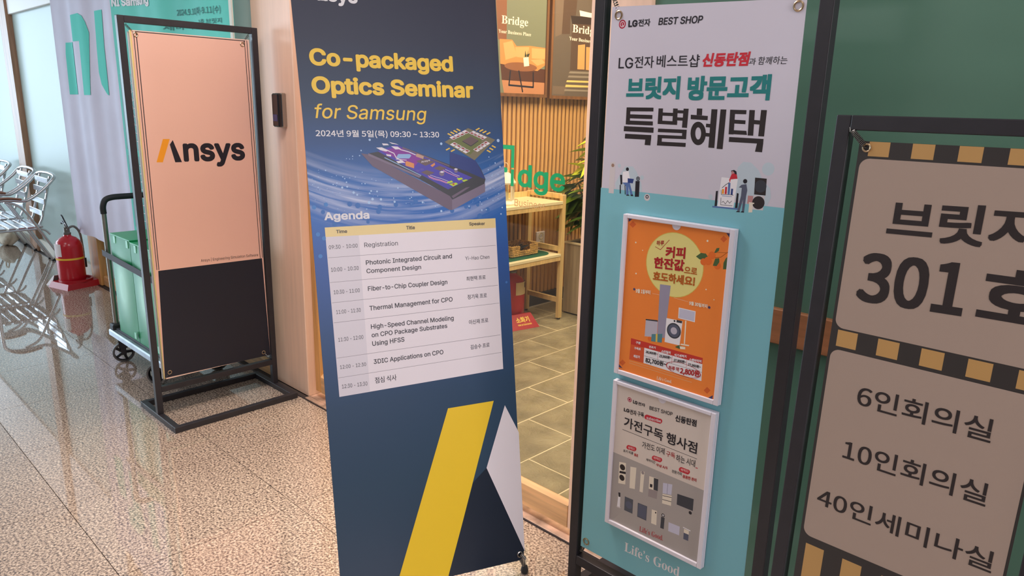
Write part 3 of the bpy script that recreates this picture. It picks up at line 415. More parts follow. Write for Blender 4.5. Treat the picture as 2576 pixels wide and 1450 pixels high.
T_H1=[('하루',0.2255,0.2469,1.1691,0.0123,0.149,'k',0.02,0.1,'hred','N'),('커피',0.2536,0.3088,1.1427,0.0287,0.091,'k',0.032,0,'hred','N'),('한잔값',0.2221,0.3085,1.11,0.0293,0.073,'k',0.032,0,'hred','N'),('으로',0.3096,0.3447,1.1133,0.016,0.046,'k',0.02,0,'hbrown','N'),('효도하세요!',0.2222,0.341,1.0782,0.0244,0.053,'k',0.03,0,'hbrown','N'),('9월 1일부터',0.1738,0.2181,1.0361,0.0115,0.087,'k',0.03,0,'cream3','N'),('9월 30일까지',0.3307,0.3803,1.0364,0.01,0.031,'k',0.03,0,'cream3','N'),('구분',0.1845,0.1996,0.8998,0.0074,0.095,'k',0.03,0,'printwhite','N'),('구독료',0.1808,0.2013,0.883,0.0071,0.103,'k',0.03,0,'printwhite','N'),('체감가',0.1803,0.2005,0.8606,0.0079,0.088,'k',0.03,0,'printwhite','N'),('건조기',0.2255,0.2457,0.8984,0.0069,0.102,'k',0.03,0,'printwhite','N'),('스타일러',0.2633,0.2905,0.8954,0.008,0.092,'k',0.03,0,'printwhite','N'),('식기세척기',0.3015,0.3359,0.8958,0.0075,0.122,'k',0.03,0,'printwhite','N'),('스탠바이미',0.344,0.3778,0.8947,0.0078,0.105,'k',0.03,0,'printwhite','N'),('28,900원~',0.2167,0.2536,0.8813,0.0085,0.072,'k',0.03,0,'ink','N'),('23,900원~',0.2582,0.2938,0.8805,0.0092,0.105,'k',0.03,0,'ink','N'),('27,900원~',0.3008,0.3361,0.8804,0.009,0.11,'k',0.03,0,'ink','N'),('27,900원~',0.3418,0.3774,0.8802,0.0089,0.066,'k',0.03,0,'ink','N'),('82,700원~',0.218,0.2804,0.8552,0.0153,0.067,'k',0.03,0,'ink','N'),('하루 약',0.2879,0.3185,0.8557,0.0118,0.091,'k',0.025,0,'hred','N'),('2,800원',0.3215,0.375,0.8525,0.019,0.109,'k',0.035,0,'hred','N'),('Life’s Good.',0.2559,0.3006,0.8205,0.0085,0.046,'c',0,0,'cream3','S')]
P_H1=[([(0.137,1.2265),(0.4208,1.2256),(0.4161,0.8137),(0.1346,0.8212)],'horange',0),([(0.137,1.2265),(0.1489,1.2265),(0.1377,1.217)],'navyp',1),([(0.4104,1.2255),(0.4208,1.2256),(0.4205,1.2149)],'navyp',1),([(0.1346,0.8212),(0.1349,0.8294),(0.1478,0.8207)],'navyp',1),([(0.4161,0.8137),(0.4037,0.8143),(0.4161,0.8249)],'navyp',1),([(0.1403,1.2111),(0.1502,1.2212),(0.1612,1.2138),(0.1515,1.2037)],'horange2',1),([(0.3968,1.2095),(0.4046,1.2187),(0.414,1.212),(0.4062,1.2028)],'horange2',1),([(0.1365,0.8339),(0.146,0.8454),(0.1566,0.8394),(0.1473,0.8279)],'horange2',1),([(0.3907,0.8303),(0.399,0.8417),(0.4089,0.8357),(0.4007,0.8243)],'horange2',1),([(0.2443,1.0723),(0.2752,1.0745),(0.2695,0.9363),(0.2476,0.9337)],'lav',3),([(0.2703,0.9894),(0.3169,0.9913),(0.3139,0.9273),(0.2704,0.9259)],'printwhite',4),([(0.2099,0.9709),(0.2458,0.9752),(0.2465,0.9323),(0.21,0.9265)],'lgrey2',2),([(0.2097,0.9735),(0.2456,0.9778),(0.2459,0.9741),(0.2099,0.9701)],'graphite',3),([(0.303,1.024),(0.3499,1.0242),(0.3503,0.9964),(0.3035,0.9964)],'printwhite',3),([(0.3052,1.0222),(0.3482,1.0224),(0.3481,0.9984),(0.3053,0.9983)],'lav2',4),([(0.3238,0.9948),(0.327,0.9947),(0.3286,0.9348),(0.3254,0.9347)],'cream3',2),([(0.3174,0.9331),(0.3406,0.9352),(0.3397,0.932),(0.3157,0.9297)],'cream3',3),([(0.2309,0.9373),(0.2623,0.9456),(0.2623,0.922),(0.2304,0.9179)],'giftteal',5),([(0.2431,0.941),(0.2482,0.9422),(0.2492,0.9199),(0.2441,0.9194)],'gold',6),([(0.3014,0.9204),(0.3118,0.9279),(0.32,0.927),(0.3147,0.9182)],'leaf',5),([(0.314,0.9255),(0.3301,0.9277),(0.3307,0.9215),(0.3167,0.9187)],'cream3',5),([(0.2999,0.9912),(0.3153,0.9917),(0.3154,0.9855),(0.2996,0.9848)],'graphite',5),([(0.1686,0.9113),(0.3804,0.9118),(0.3802,0.8937),(0.1689,0.8907)],'hred2',2),([(0.1686,0.8946),(0.2125,0.8951),(0.2124,0.8533),(0.1672,0.8523)],'hred3',3),([(0.2116,0.8956),(0.3808,0.896),(0.3823,0.8522),(0.2124,0.8533)],'printwhite',3),([(0.2133,0.8741),(0.3816,0.8751),(0.3817,0.8744),(0.2134,0.8733)],'graphite',5),([(0.2539,0.8949),(0.2548,0.8951),(0.2548,0.8749),(0.2539,0.8747)],'hred2',5),([(0.2953,0.8949),(0.2962,0.8952),(0.2963,0.8753),(0.2954,0.8751)],'hred2',5),([(0.3372,0.8947),(0.338,0.8949),(0.3382,0.8754),(0.3374,0.8752)],'hred2',5),([(0.168,0.8485),(0.3455,0.849),(0.3457,0.8476),(0.1681,0.8469)],'horange3',1),([(0.1675,0.8423),(0.3563,0.8419),(0.3564,0.8404),(0.1676,0.8408)],'horange3',1),([(0.3378,1.1587),(0.3502,1.1694),(0.3634,1.1697),(0.3711,1.1606),(0.3594,1.1525),(0.3479,1.1534)],'leaf',3),([(0.3842,1.1747),(0.3896,1.1868),(0.3968,1.1886),(0.3957,1.181),(0.3889,1.1755)],'leaf',3),([(0.384,1.1438),(0.3885,1.1617),(0.3985,1.1644),(0.4002,1.1551),(0.3939,1.1444)],'leaf',3),([(0.411,1.1398),(0.4105,1.1551),(0.4154,1.1671),(0.4187,1.17),(0.4199,1.1414)],'leaf',3)]
L_H1=[([(0.2225,1.165),(0.238,1.1598),(0.2611,1.1876)],0.0014,'hred',3),([(0.4209,1.1838),(0.4026,1.1674),(0.3773,1.1616),(0.3695,1.1655)],0.0015,'hbrown',2),([(0.3907,1.1768),(0.4212,1.1805)],0.0012,'hbrown',2),([(0.2242,1.0442),(0.2454,1.0447)],0.0005,'cream3',2),([(0.2868,1.0456),(0.3272,1.0436)],0.0005,'cream3',2)]
C_H1=[(0.3797,1.1682,0.00924,0.0,'persim',4),(0.3707,1.153,0.01008,0.0,'persim',4),(0.359,1.1489,0.0084,0.0,'persim',4),(0.3957,1.1458,0.00924,0.0,'persim',2),(0.2944,0.9612,0.02016,0.0168,'graphite',5),(0.2944,0.9612,0.0168,0.0,'slate',5),(0.2944,0.9612,0.00924,0.0,'lgrey2',6),(0.2941,0.9869,0.00252,0.0,'ink',5),(0.2256,0.9233,0.00588,0.0,'persim',4),(0.1683,1.0446,0.00336,0.0,'navyp',2),(0.3849,1.0414,0.00336,0.0,'navyp',2),(0.1636,1.1673,0.0021,0.0,'cream3',2),(0.3645,1.2005,0.00252,0.0,'cream3',2),(0.1707,1.0869,0.0021,0.0,'cream3',2),(0.3723,1.0834,0.00168,0.0,'cream3',2),(0.3952,1.0626,0.00126,0.0,'cream3',2),(0.1858,1.1503,0.00126,0.0,'cream3',2)]
MOON=[0.2797,1.1276,0.0814]
RING=[0.3297,0.867,0.0498,0.0171]
T_H2=[('LG',0.1884,0.2028,0.7326,0.0098,-0.019,'c',0.04,0,'ink','I'),('전자',0.205,0.2271,0.7326,0.0093,0.065,'k',0.02,0,'ink','N'),('BEST SHOP',0.2409,0.3106,0.7313,0.0101,0.062,'c',0.01,0,'ink','I'),('신동탄점',0.3195,0.38,0.7242,0.0186,0.078,'k',0.028,0,'ink','N'),('LG',0.1611,0.1794,0.7006,0.0103,0.057,'c',0.04,0,'ink','I'),('전자 구독',0.181,0.2256,0.6982,0.0144,0.103,'k',0.02,0,'ink','N'),('subscribe',0.2341,0.2783,0.7023,0.0075,0.092,'c',0.01,0,'printwhite','I'),('가전구독 행사점',0.1644,0.3878,0.6556,0.0317,0.003,'k',0.014,0,'ink','N'),('가전도 이제',0.2268,0.2964,0.6166,0.0184,0.061,'k',0.005,0,'ink','N'),('구독',0.3016,0.3279,0.6192,0.0149,0.103,'k',0.01,0,'hred','N'),('하는 시대',0.3313,0.3865,0.6165,0.0193,0.063,'k',0.005,0,'ink','N'),('혜택01',0.1828,0.2046,0.5964,0.0082,0.139,'k',0.02,0,'rosep','N'),('혜택02',0.2647,0.2867,0.5972,0.008,0.102,'k',0.02,0,'rosep','N'),('혜택03',0.3478,0.3697,0.595,0.0078,0.122,'k',0.02,0,'rosep','N'),('초기 비용',0.1676,0.2007,0.5815,0.0087,0.119,'k',0.01,0,'ink','N'),('절감',0.2036,0.2167,0.5832,0.0082,0.121,'k',0.025,0,'hred','N'),('계약기간',0.242,0.2714,0.5832,0.008,0.075,'k',0.01,0,'ink','N'),('무상 A/S',0.2745,0.3091,0.5797,0.0088,0.084,'k',0.025,0,'hred','N'),('전문가의',0.3225,0.3514,0.5798,0.009,0.092,'k',0.01,0,'ink','N'),('꼼꼼한 관리',0.3547,0.3942,0.5778,0.0095,0.102,'k',0.025,0,'hred','N'),('Life’s Good.',0.2375,0.3135,0.3683,0.0155,0.074,'c',0,0,'lifered','S')]
P_H2=[([(0.1313,0.771),(0.4213,0.7695),(0.4225,0.6115),(0.4174,0.5674),(0.1328,0.5695)],'h2beige',0),([(0.1328,0.5695),(0.4174,0.5674),(0.4204,0.3604),(0.1342,0.3622)],'h2grey',0),([(0.1604,0.6472),(0.3901,0.645),(0.3902,0.6439),(0.1605,0.646)],'ink',2),([(0.3884,0.6207),(0.3944,0.6211),(0.3946,0.6188),(0.3886,0.6184)],'red',2),([(0.1569,0.5474),(0.1792,0.5521),(0.1816,0.4879),(0.1583,0.4827)],'cream2',2),([(0.1602,0.5214),(0.1802,0.5258),(0.1807,0.5188),(0.1597,0.5147)],'ink',3),([(0.1944,0.5474),(0.2138,0.5516),(0.2134,0.4869),(0.1961,0.4831)],'cream2',2),([(0.2288,0.547),(0.2403,0.5495),(0.2394,0.4871),(0.2291,0.4861)],'cream2',2),([(0.256,0.5432),(0.2843,0.5463),(0.2847,0.5102),(0.2572,0.5063)],'cream2',2),([(0.2705,0.5437),(0.2843,0.5455),(0.2852,0.5104),(0.2721,0.5091)],'graphite',3),([(0.2572,0.5063),(0.2847,0.5102),(0.2841,0.4862),(0.2569,0.483)],'greyprint',2),([(0.2599,0.522),(0.2678,0.5231),(0.2677,0.5135),(0.2602,0.5129)],'ink',4),([(0.2995,0.541),(0.3271,0.5473),(0.3268,0.5167),(0.3004,0.5105)],'lav2',2),([(0.3129,0.544),(0.3138,0.5443),(0.3143,0.5139),(0.3135,0.5135)],'slate',3),([(0.3005,0.5089),(0.3283,0.5148),(0.3284,0.4853),(0.3012,0.481)],'cream2',2),([(0.3009,0.5049),(0.3283,0.5103),(0.3284,0.5088),(0.301,0.5033)],'ink',3),([(0.301,0.4934),(0.3285,0.4981),(0.3286,0.4966),(0.3011,0.4918)],'ink',3),([(0.344,0.5272),(0.3917,0.532),(0.3921,0.4981),(0.3447,0.4965)],'graphite',2),([(0.1616,0.4567),(0.1682,0.4577),(0.1688,0.4108),(0.1592,0.4102)],'printwhite',2),([(0.1607,0.4555),(0.1678,0.4571),(0.1683,0.4434),(0.1622,0.4421)],'ink',3),([(0.1581,0.4115),(0.1706,0.4125),(0.1708,0.4091),(0.1584,0.408)],'lgrey',3),([(0.1829,0.4518),(0.2109,0.4529),(0.2115,0.41),(0.1837,0.4095)],'slate2',2),([(0.2263,0.4509),(0.2567,0.4526),(0.2571,0.4088),(0.2274,0.4084)],'slate2',2),([(0.2288,0.449),(0.2547,0.45),(0.2546,0.4112),(0.2294,0.4123)],'slate',3),([(0.2717,0.4502),(0.2879,0.4523),(0.2893,0.4098),(0.2729,0.4087)],'cream2',2),([(0.2825,0.4478),(0.286,0.4481),(0.286,0.4434),(0.2825,0.4431)],'ink',3),([(0.302,0.4417),(0.3128,0.4424),(0.3127,0.4087),(0.3018,0.4079)],'graphite',2),([(0.3255,0.4356),(0.3593,0.4377),(0.3596,0.4117),(0.3265,0.4096)],'lav2',2),([(0.3686,0.4416),(0.391,0.4408),(0.3904,0.4381),(0.3688,0.4392)],'printwhite',3),([(0.3719,0.4373),(0.3864,0.4375),(0.387,0.4267),(0.3725,0.4261)],'cream2',2),([(0.3721,0.4259),(0.3866,0.4265),(0.3871,0.4082),(0.3726,0.4075)],'slate',2),([(0.2344,0.7147),(0.2315,0.7132),(0.2291,0.7109),(0.2276,0.708),(0.2272,0.7052),(0.228,0.7027),(0.2299,0.7009),(0.2325,0.7002),(0.2355,0.7007),(0.2753,0.7023),(0.2781,0.7038),(0.2804,0.7061),(0.2818,0.7089),(0.2821,0.7117),(0.2813,0.7142),(0.2795,0.7159),(0.277,0.7166),(0.2741,0.7161)],'red',1),([(0.1837,0.6082),(0.181,0.6068),(0.1788,0.6045),(0.1774,0.6018),(0.177,0.5991),(0.1778,0.5968),(0.1795,0.5953),(0.1819,0.5947),(0.1847,0.5953),(0.203,0.5965),(0.2057,0.598),(0.2079,0.6002),(0.2093,0.6029),(0.2096,0.6056),(0.2089,0.6078),(0.2072,0.6094),(0.2048,0.6099),(0.202,0.6094)],'red',1),([(0.266,0.6075),(0.2633,0.606),(0.2611,0.6037),(0.2597,0.6009),(0.2594,0.5981),(0.2601,0.5957),(0.2619,0.5941),(0.2643,0.5936),(0.2671,0.5941),(0.2845,0.5949),(0.2871,0.5964),(0.2893,0.5987),(0.2907,0.6015),(0.291,0.6042),(0.2902,0.6066),(0.2885,0.6081),(0.2861,0.6087),(0.2833,0.6082)],'red',1),([(0.3485,0.6059),(0.3458,0.6043),(0.3436,0.6019),(0.3422,0.599),(0.3419,0.5962),(0.3427,0.5937),(0.3445,0.5921),(0.3469,0.5915),(0.3497,0.5921),(0.3677,0.5922),(0.3704,0.5938),(0.3725,0.5962),(0.3739,0.599),(0.3741,0.6019),(0.3734,0.6043),(0.3716,0.6059),(0.3692,0.6065),(0.3665,0.6059)],'red',1)]
C_H2=[(0.177,0.7391,0.00672,0.0,'lgred',2),(0.177,0.7391,0.00462,0.00357,'printwhite',3),(0.1687,0.5353,0.00882,0.0,'ink2',4),(0.1691,0.5035,0.00882,0.0,'ink2',4),(0.2348,0.5444,0.00462,0.0,'greyprint',3),(0.1977,0.4312,0.01092,0.0,'slate',3),(0.3855,0.49,0.00462,0.0,'ink',3),(0.3075,0.448,0.00504,0.00294,'ink',4),(0.3075,0.448,0.00294,0.0,'printwhite',4),(0.3075,0.448,0.00126,0.0,'ink',5)]
T_S=[('브릿지',0.115,0.3376,1.2846,0.0691,0.036,'k',0.022,0,'ink2','N'),('301',0.0808,0.2545,1.1629,0.0902,0.04,'c',0.02,0,'ink2','N'),('호',0.2745,0.3798,1.1742,0.0868,0.018,'k',0.022,0,'ink2','N'),('6인회의실',0.1122,0.3313,0.9629,0.0424,0.007,'k',0.008,0,'ink2','N'),('10인회의실',0.1028,0.3427,0.85,0.0426,0.004,'k',0.008,0,'ink2','N'),('40인세미나실',0.0688,0.3705,0.7375,0.0403,-0.002,'k',0.008,0,'ink2','N')]
Q_S={'p1tl': (0.0523,1.4221),'p1b': (0.0541,1.1073),'tl': (0.0458,1.4517),'sq0': (0.0634,1.4525),'sq1': (0.0982,1.4514),'sq2': (0.1348,1.4527),'sq3': (0.1712,1.4524),'sq4': (0.2065,1.4522),'sq5': (0.2426,1.4515),'sqb': (0.0997,1.4272),'p2tl': (0.0486,1.0609),'p2bl': (0.0532,0.6511),'p2r': (0.3866,0.9083),'p2r2': (0.3854,0.7576),'r2a': (0.0586,1.1),'r2b': (0.0956,1.1009),'r2c': (0.1315,1.1008),'r2d': (0.1681,1.1011),'r2bot': (0.0952,1.0703),'p1bot': (0.0581,1.1028),'p2bot': (0.0657,0.6487),'s0': (0.0611,0.6465),'s1': (0.0969,0.6471),'s2': (0.1343,0.6504),'s3': (0.1681,0.65),'bl': (0.0467,0.5653),'fr': (-0.0002,1.4967),'frb': (0.0021,0.5422),'topin': (0.0226,1.4775),'eye': (0.0601,1.441),'tlc': (0.0468,1.4516),'ph': (0.0281,1.4741)}
P_N=[([(0.5624,2.0569),(0.7494,2.0582),(0.8369,2.0361),(0.8801,1.994),(0.9182,1.9202),(0.8474,1.503),(0.6729,1.5017),(0.7105,1.8745),(0.5414,1.8776)],'niteal',2),([(0.3394,1.8779),(0.5146,1.8748),(0.4765,1.505),(0.3118,1.5039),(0.3204,1.8003)],'niteal',2),([(1.0354,2.0552),(1.1971,2.0527),(1.1694,1.8245),(1.1601,1.5024),(1.1302,1.5109),(1.0299,1.5763),(1.0012,1.657),(1.0089,1.8088)],'niteal',2)]
T_N=[('NI Samsung',1.4513,2.0463,2.0507,0.049,-0.044,'c',0.04,0,'white','I'),('2024.9.10(화)-9.11(수)',2.395,2.9651,1.9318,0.0416,-0.035,'k',0.01,0,'greydk','N'),('1층 브릿지',2.6957,2.9704,1.8768,0.0245,-0.026,'k',0.01,0,'greydk','N'),('세미나홀',2.2349,2.7318,1.8683,0.0306,-0.027,'k',0.01,0,'greydk','N')]
Q_N={'tl': (0.2117,2.1871),'bl': (0.1194,0.4189),'m': (1.4292,2.095),'mb': (1.4168,0.6034),'tr': (3.0783,1.9702),'b2': (0.7095,0.4162),'sch': (1.4975,1.6382),'b1': (0.4369,0.3986)}
T_G=[('dge',0.261,0.4749,1.2285,0.0767,-0.001,'c',0.02,0,'green','I'),('Business',0.2484,0.3923,1.1586,0.0249,0.014,'c',0.0,0,'tan','I')]
Q_G={'i0': (0.2347,1.227),'i1': (0.2342,1.2854),'b0': (0.2346,1.298),'b1': (0.2334,1.3651),'b2': (0.2028,1.3649),'iw0': (0.2274,1.2263),'iw1': (0.2419,1.2276)}
T_K=[('Bridge',0.2514,0.5068,2.0219,0.0498,0.013,'c',0,0,'cream3','S'),('Your Business Place',0.2256,0.5392,1.9618,0.0211,0.006,'c',0,0,'cream3','S'),('Bridge',0.981,1.2757,2.0274,0.053,0.001,'c',0,0,'cream3','S'),('Your Business Place',0.9478,1.336,1.9708,0.0233,-0.007,'c',0,0,'cream3','S')]
P_K=[([(0.1961,2.1587),(0.2981,2.1701),(0.3018,1.9122),(0.2225,1.9201)],'wallbrown',1),([(0.2362,1.924),(0.3551,1.9275),(0.3994,1.8892),(0.5315,1.9004),(0.6927,1.897),(0.6987,1.7827),(0.615,1.7385),(0.2473,1.768)],'sofa',3),([(0.2714,1.9006),(0.3553,1.9209),(0.409,1.8249),(0.2955,1.7943)],'sofalt',4),([(0.3852,1.8825),(0.5243,1.8922),(0.5201,1.8171),(0.4019,1.8197)],'sofalt',4),([(0.5501,1.8872),(0.6884,1.8897),(0.6919,1.8224),(0.5531,1.8191)],'sofalt',4),([(0.543,1.8087),(0.6575,1.8203),(0.6932,1.7975),(0.6133,1.7732)],'sofalt',5),([(0.2473,1.7699),(0.7002,1.7527),(0.7002,1.6618),(0.2643,1.6599)],'sofadk',2),([(0.2641,1.6647),(0.697,1.6617),(0.6933,1.5802),(0.2878,1.5792)],'floorprint',3),([(0.4679,1.8189),(0.5196,1.8268),(0.5296,1.7688),(0.4776,1.7612)],'cream3',7),([(0.4851,1.8682),(0.5017,1.8258),(0.481,1.8245)],'leafdk',6),([(0.5176,1.8752),(0.5138,1.8236),(0.5019,1.8228)],'leafdk',6),([(0.4967,1.84),(0.5336,1.852),(0.5169,1.8199)],'leafdk',6),([(0.7851,2.2243),(0.8729,2.2341),(0.8628,2.0045),(0.7914,1.9788)],'p2a',1),([(0.8729,2.2341),(1.0211,2.2507),(1.0118,2.1439),(0.9533,2.1382),(0.9535,2.0119),(0.8628,2.0045)],'p2b',1),([(0.9533,2.1382),(1.2382,2.1504),(1.2425,2.0985),(0.9737,2.0846)],'p2c',2),([(0.9734,2.0897),(1.2425,2.0985),(1.2335,1.7683),(0.9703,1.7608)],'p2b',1),([(1.0518,1.9425),(1.1329,1.9535),(1.1396,1.7744),(1.0554,1.7724)],'p2lit',3),([(1.1484,1.9357),(1.2018,1.9373),(1.206,1.7723),(1.1557,1.7731)],'p2lit',3),([(1.0515,2.1833),(1.1966,2.1775),(1.1938,2.1462),(1.0628,2.1458)],'cream3',3),([(0.9708,1.7536),(1.2342,1.7597),(1.2353,1.7467),(0.9581,1.7394)],'p2step',3),([(0.9592,1.7238),(1.2367,1.7295),(1.2377,1.7165),(0.9482,1.7097)],'p2step',3),([(0.9411,1.6896),(1.2395,1.6949),(1.2405,1.6819),(0.9335,1.6757)],'p2lit2',3),([(0.9296,1.6578),(1.2423,1.6602),(1.2434,1.6471),(0.924,1.6408)],'p2lit2',3),([(0.9198,1.626),(1.245,1.6275),(1.2459,1.6166),(0.9123,1.6122)],'p2step',3),([(0.7863,1.6445),(0.944,1.6447),(0.914,1.586),(0.7814,1.5876)],'p2a',2)]
C_K=[(0.4481,1.7577,0.22,0.05)]
L_K=[([(0.3446,1.7256),(0.3332,1.6337),(0.5769,1.6273),(0.5725,1.7266)],0.012,'ink',6),([(0.4271,1.7295),(0.4693,1.5941)],0.012,'ink',6)]
Q_K={'p1br': (0.704,1.5762),'p1tr': (0.7207,2.2172),'p2bl': (0.7779,1.5698),'p2b': (1.2023,1.5714)}

# ------------------------------------------------------------------ shared materials
M_black = mat('black_powder_coated_steel', (40,37,42), 0.42, 0.0, 0.5, 0.06, 30)
M_chrome = mat('brushed_steel', (176,170,164), 0.28, 1.0)
M_brass = mat('brass_eyelet', (196,172,140), 0.3, 1.0)
M_spring = mat('spring_steel', (130,126,122), 0.35, 1.0)
M_alu = mat('polished_aluminium', (206,206,210), 0.24, 1.0, 0.5, 0.04, 12)
M_rubber = mat('black_rubber', (34,33,36), 0.6)
M_oak = wood('pale_oak_laminate', (236,198,172), n=0.022)
M_oakx = wood('pale_oak_rail', (214,166,116), axis=0)
M_oakdoor = wood('orange_oak_door', (206,150,90))
M_ceil = mat('white_ceiling_board', (226,224,220), 0.8, 0, 0.3, 0.02, 4)
M_hallwall = mat('hall_wall_paint', (196,188,180), 0.7, 0, 0.3, 0.03, 2)

def granite():
    m = bpy.data.materials.new('polished_granite'); m.use_nodes = True; nt = m.node_tree; b = nt.nodes['Principled BSDF']
    tc = nt.nodes.new('ShaderNodeTexCoord'); geo = nt.nodes.new('ShaderNodeNewGeometry')
    n1 = nt.nodes.new('ShaderNodeTexNoise'); n1.inputs['Scale'].default_value = 120; n1.inputs['Detail'].default_value = 3; n1.inputs['Roughness'].default_value = 0.6
    n2 = nt.nodes.new('ShaderNodeTexNoise'); n2.inputs['Scale'].default_value = 1.3; n2.inputs['Detail'].default_value = 3
    vo = nt.nodes.new('ShaderNodeTexVoronoi'); vo.inputs['Scale'].default_value = 210
    for n in (n1, n2, vo): nt.links.new(geo.outputs['Position'], n.inputs['Vector'])
    cr = nt.nodes.new('ShaderNodeValToRGB'); e = cr.color_ramp.elements
    e[0].position = 0.36; e[0].color = lin((96,84,80)); e[1].position = 0.66; e[1].color = lin((222,206,188))
    x = cr.color_ramp.elements.new(0.45); x.color = lin((146,130,120)); x = cr.color_ramp.elements.new(0.53); x.color = lin((192,173,156))
    nt.links.new(n1.outputs['Fac'], cr.inputs[0])
    c2 = nt.nodes.new('ShaderNodeValToRGB'); e = c2.color_ramp.elements; e[0].position = 0.0; e[0].color = lin((235,224,214)); e[1].position = 0.5; e[1].color = (1,1,1,1)
    c3 = nt.nodes.new('ShaderNodeSeparateColor'); nt.links.new(vo.outputs['Color'], c3.inputs[0])
    mx = nt.nodes.new('ShaderNodeMix'); mx.data_type = 'RGBA'; mx.blend_type = 'MULTIPLY'; mx.inputs[0].default_value = 0.55
    c2.color_ramp.elements[0].color = lin((150,140,135)); nt.links.new(c3.outputs[0], c2.inputs[0])
    nt.links.new(cr.outputs[0], mx.inputs[6]); nt.links.new(c2.outputs[0], mx.inputs[7])
    mx2 = nt.nodes.new('ShaderNodeMix'); mx2.data_type = 'RGBA'; mx2.blend_type = 'MULTIPLY'; mx2.inputs[0].default_value = 0.5
    c4 = nt.nodes.new('ShaderNodeValToRGB'); e = c4.color_ramp.elements; e[0].position = 0.3; e[0].color = lin((214,200,196)); e[1].position = 0.7; e[1].color = lin((255,250,245))
    nt.links.new(n2.outputs['Fac'], c4.inputs[0]); nt.links.new(mx.outputs[2], mx2.inputs[6]); nt.links.new(c4.outputs[0], mx2.inputs[7])
    nt.links.new(mx2.outputs[2], b.inputs['Base Color'])
    b.inputs['Roughness'].default_value = 0.025; b.inputs['IOR'].default_value = 2.35
    return m
M_granite = granite()
M_grout = mat('dark_grout', (70,58,52), 0.9)
def slate_mat():
    m = mat('textured_slate_tile', (156,146,116), 0.42, 0, 0.5, 0.16, 5, 0.0)
    nt = m.node_tree; b = nt.nodes['Principled BSDF']
    geo = nt.nodes.new('ShaderNodeNewGeometry'); nz = nt.nodes.new('ShaderNodeTexNoise'); nz.inputs['Scale'].default_value = 7; nz.inputs['Detail'].default_value = 12; nz.inputs['Roughness'].default_value = 0.62; nz.inputs['Distortion'].default_value = 0.6
    nt.links.new(geo.outputs['Position'], nz.inputs['Vector'])
    bp = nt.nodes.new('ShaderNodeBump'); bp.inputs['Strength'].default_value = 1.0; bp.inputs['Distance'].default_value = 0.045
    nt.links.new(nz.outputs['Fac'], bp.inputs['Height']); nt.links.new(bp.outputs[0], b.inputs['Normal'])
    return m
M_slate = slate_mat()
M_sgrout = mat('pale_grout', (224,210,174), 0.9)
def glass_clear():
    m = bpy.data.materials.new('clear_door_glass'); m.use_nodes = True; nt = m.node_tree; nt.nodes.clear()
    o = nt.nodes.new('ShaderNodeOutputMaterial'); mx = nt.nodes.new('ShaderNodeMixShader'); t = nt.nodes.new('ShaderNodeBsdfTransparent'); g = nt.nodes.new('ShaderNodeBsdfGlossy')
    lw = nt.nodes.new('ShaderNodeLayerWeight'); lw.inputs[0].default_value = 0.5; pw = nt.nodes.new('ShaderNodeMath'); pw.operation = 'POWER'; pw.inputs[1].default_value = 4.0; nt.links.new(lw.outputs['Facing'], pw.inputs[0])
    fr = nt.nodes.new('ShaderNodeMath'); fr.operation = 'MULTIPLY_ADD'; fr.inputs[1].default_value = 0.9; fr.inputs[2].default_value = 0.04; nt.links.new(pw.outputs[0], fr.inputs[0]); g.inputs['Roughness'].default_value = 0.01
    t.inputs[0].default_value = (0.97, 0.98, 0.96, 1)
    nt.links.new(fr.outputs[0], mx.inputs[0]); nt.links.new(t.outputs[0], mx.inputs[1]); nt.links.new(g.outputs[0], mx.inputs[2]); nt.links.new(mx.outputs[0], o.inputs[0])
    return m
M_glass = glass_clear()
def frosted():
    m = bpy.data.materials.new('frosted_glass'); m.use_nodes = True; nt = m.node_tree; nt.nodes.clear()
    o = nt.nodes.new('ShaderNodeOutputMaterial'); mx = nt.nodes.new('ShaderNodeMixShader'); t = nt.nodes.new('ShaderNodeBsdfTranslucent'); d = nt.nodes.new('ShaderNodeBsdfPrincipled')
    t.inputs[0].default_value = lin((222,228,224)); d.inputs['Base Color'].default_value = lin((190,206,204)); d.inputs['Roughness'].default_value = 0.3
    nz = nt.nodes.new('ShaderNodeTexNoise'); nz.inputs['Scale'].default_value = 0.9; nz.inputs['Detail'].default_value = 2; geo = nt.nodes.new('ShaderNodeNewGeometry'); nt.links.new(geo.outputs['Position'], nz.inputs['Vector'])
    mr = nt.nodes.new('ShaderNodeMapRange'); mr.inputs[3].default_value = 0.35; mr.inputs[4].default_value = 0.6; nt.links.new(nz.outputs['Fac'], mr.inputs[0])
    nt.links.new(mr.outputs[0], mx.inputs[0]); nt.links.new(t.outputs[0], mx.inputs[1]); nt.links.new(d.outputs[0], mx.inputs[2]); nt.links.new(mx.outputs[0], o.inputs[0])
    return m
M_frost = frosted()

def struct(name, mb, m, parent=None, label=None):
    o = mb.build(name, m, parent)
    if parent is None: o['kind'] = 'structure'
    if label: o['label'] = label
    return o
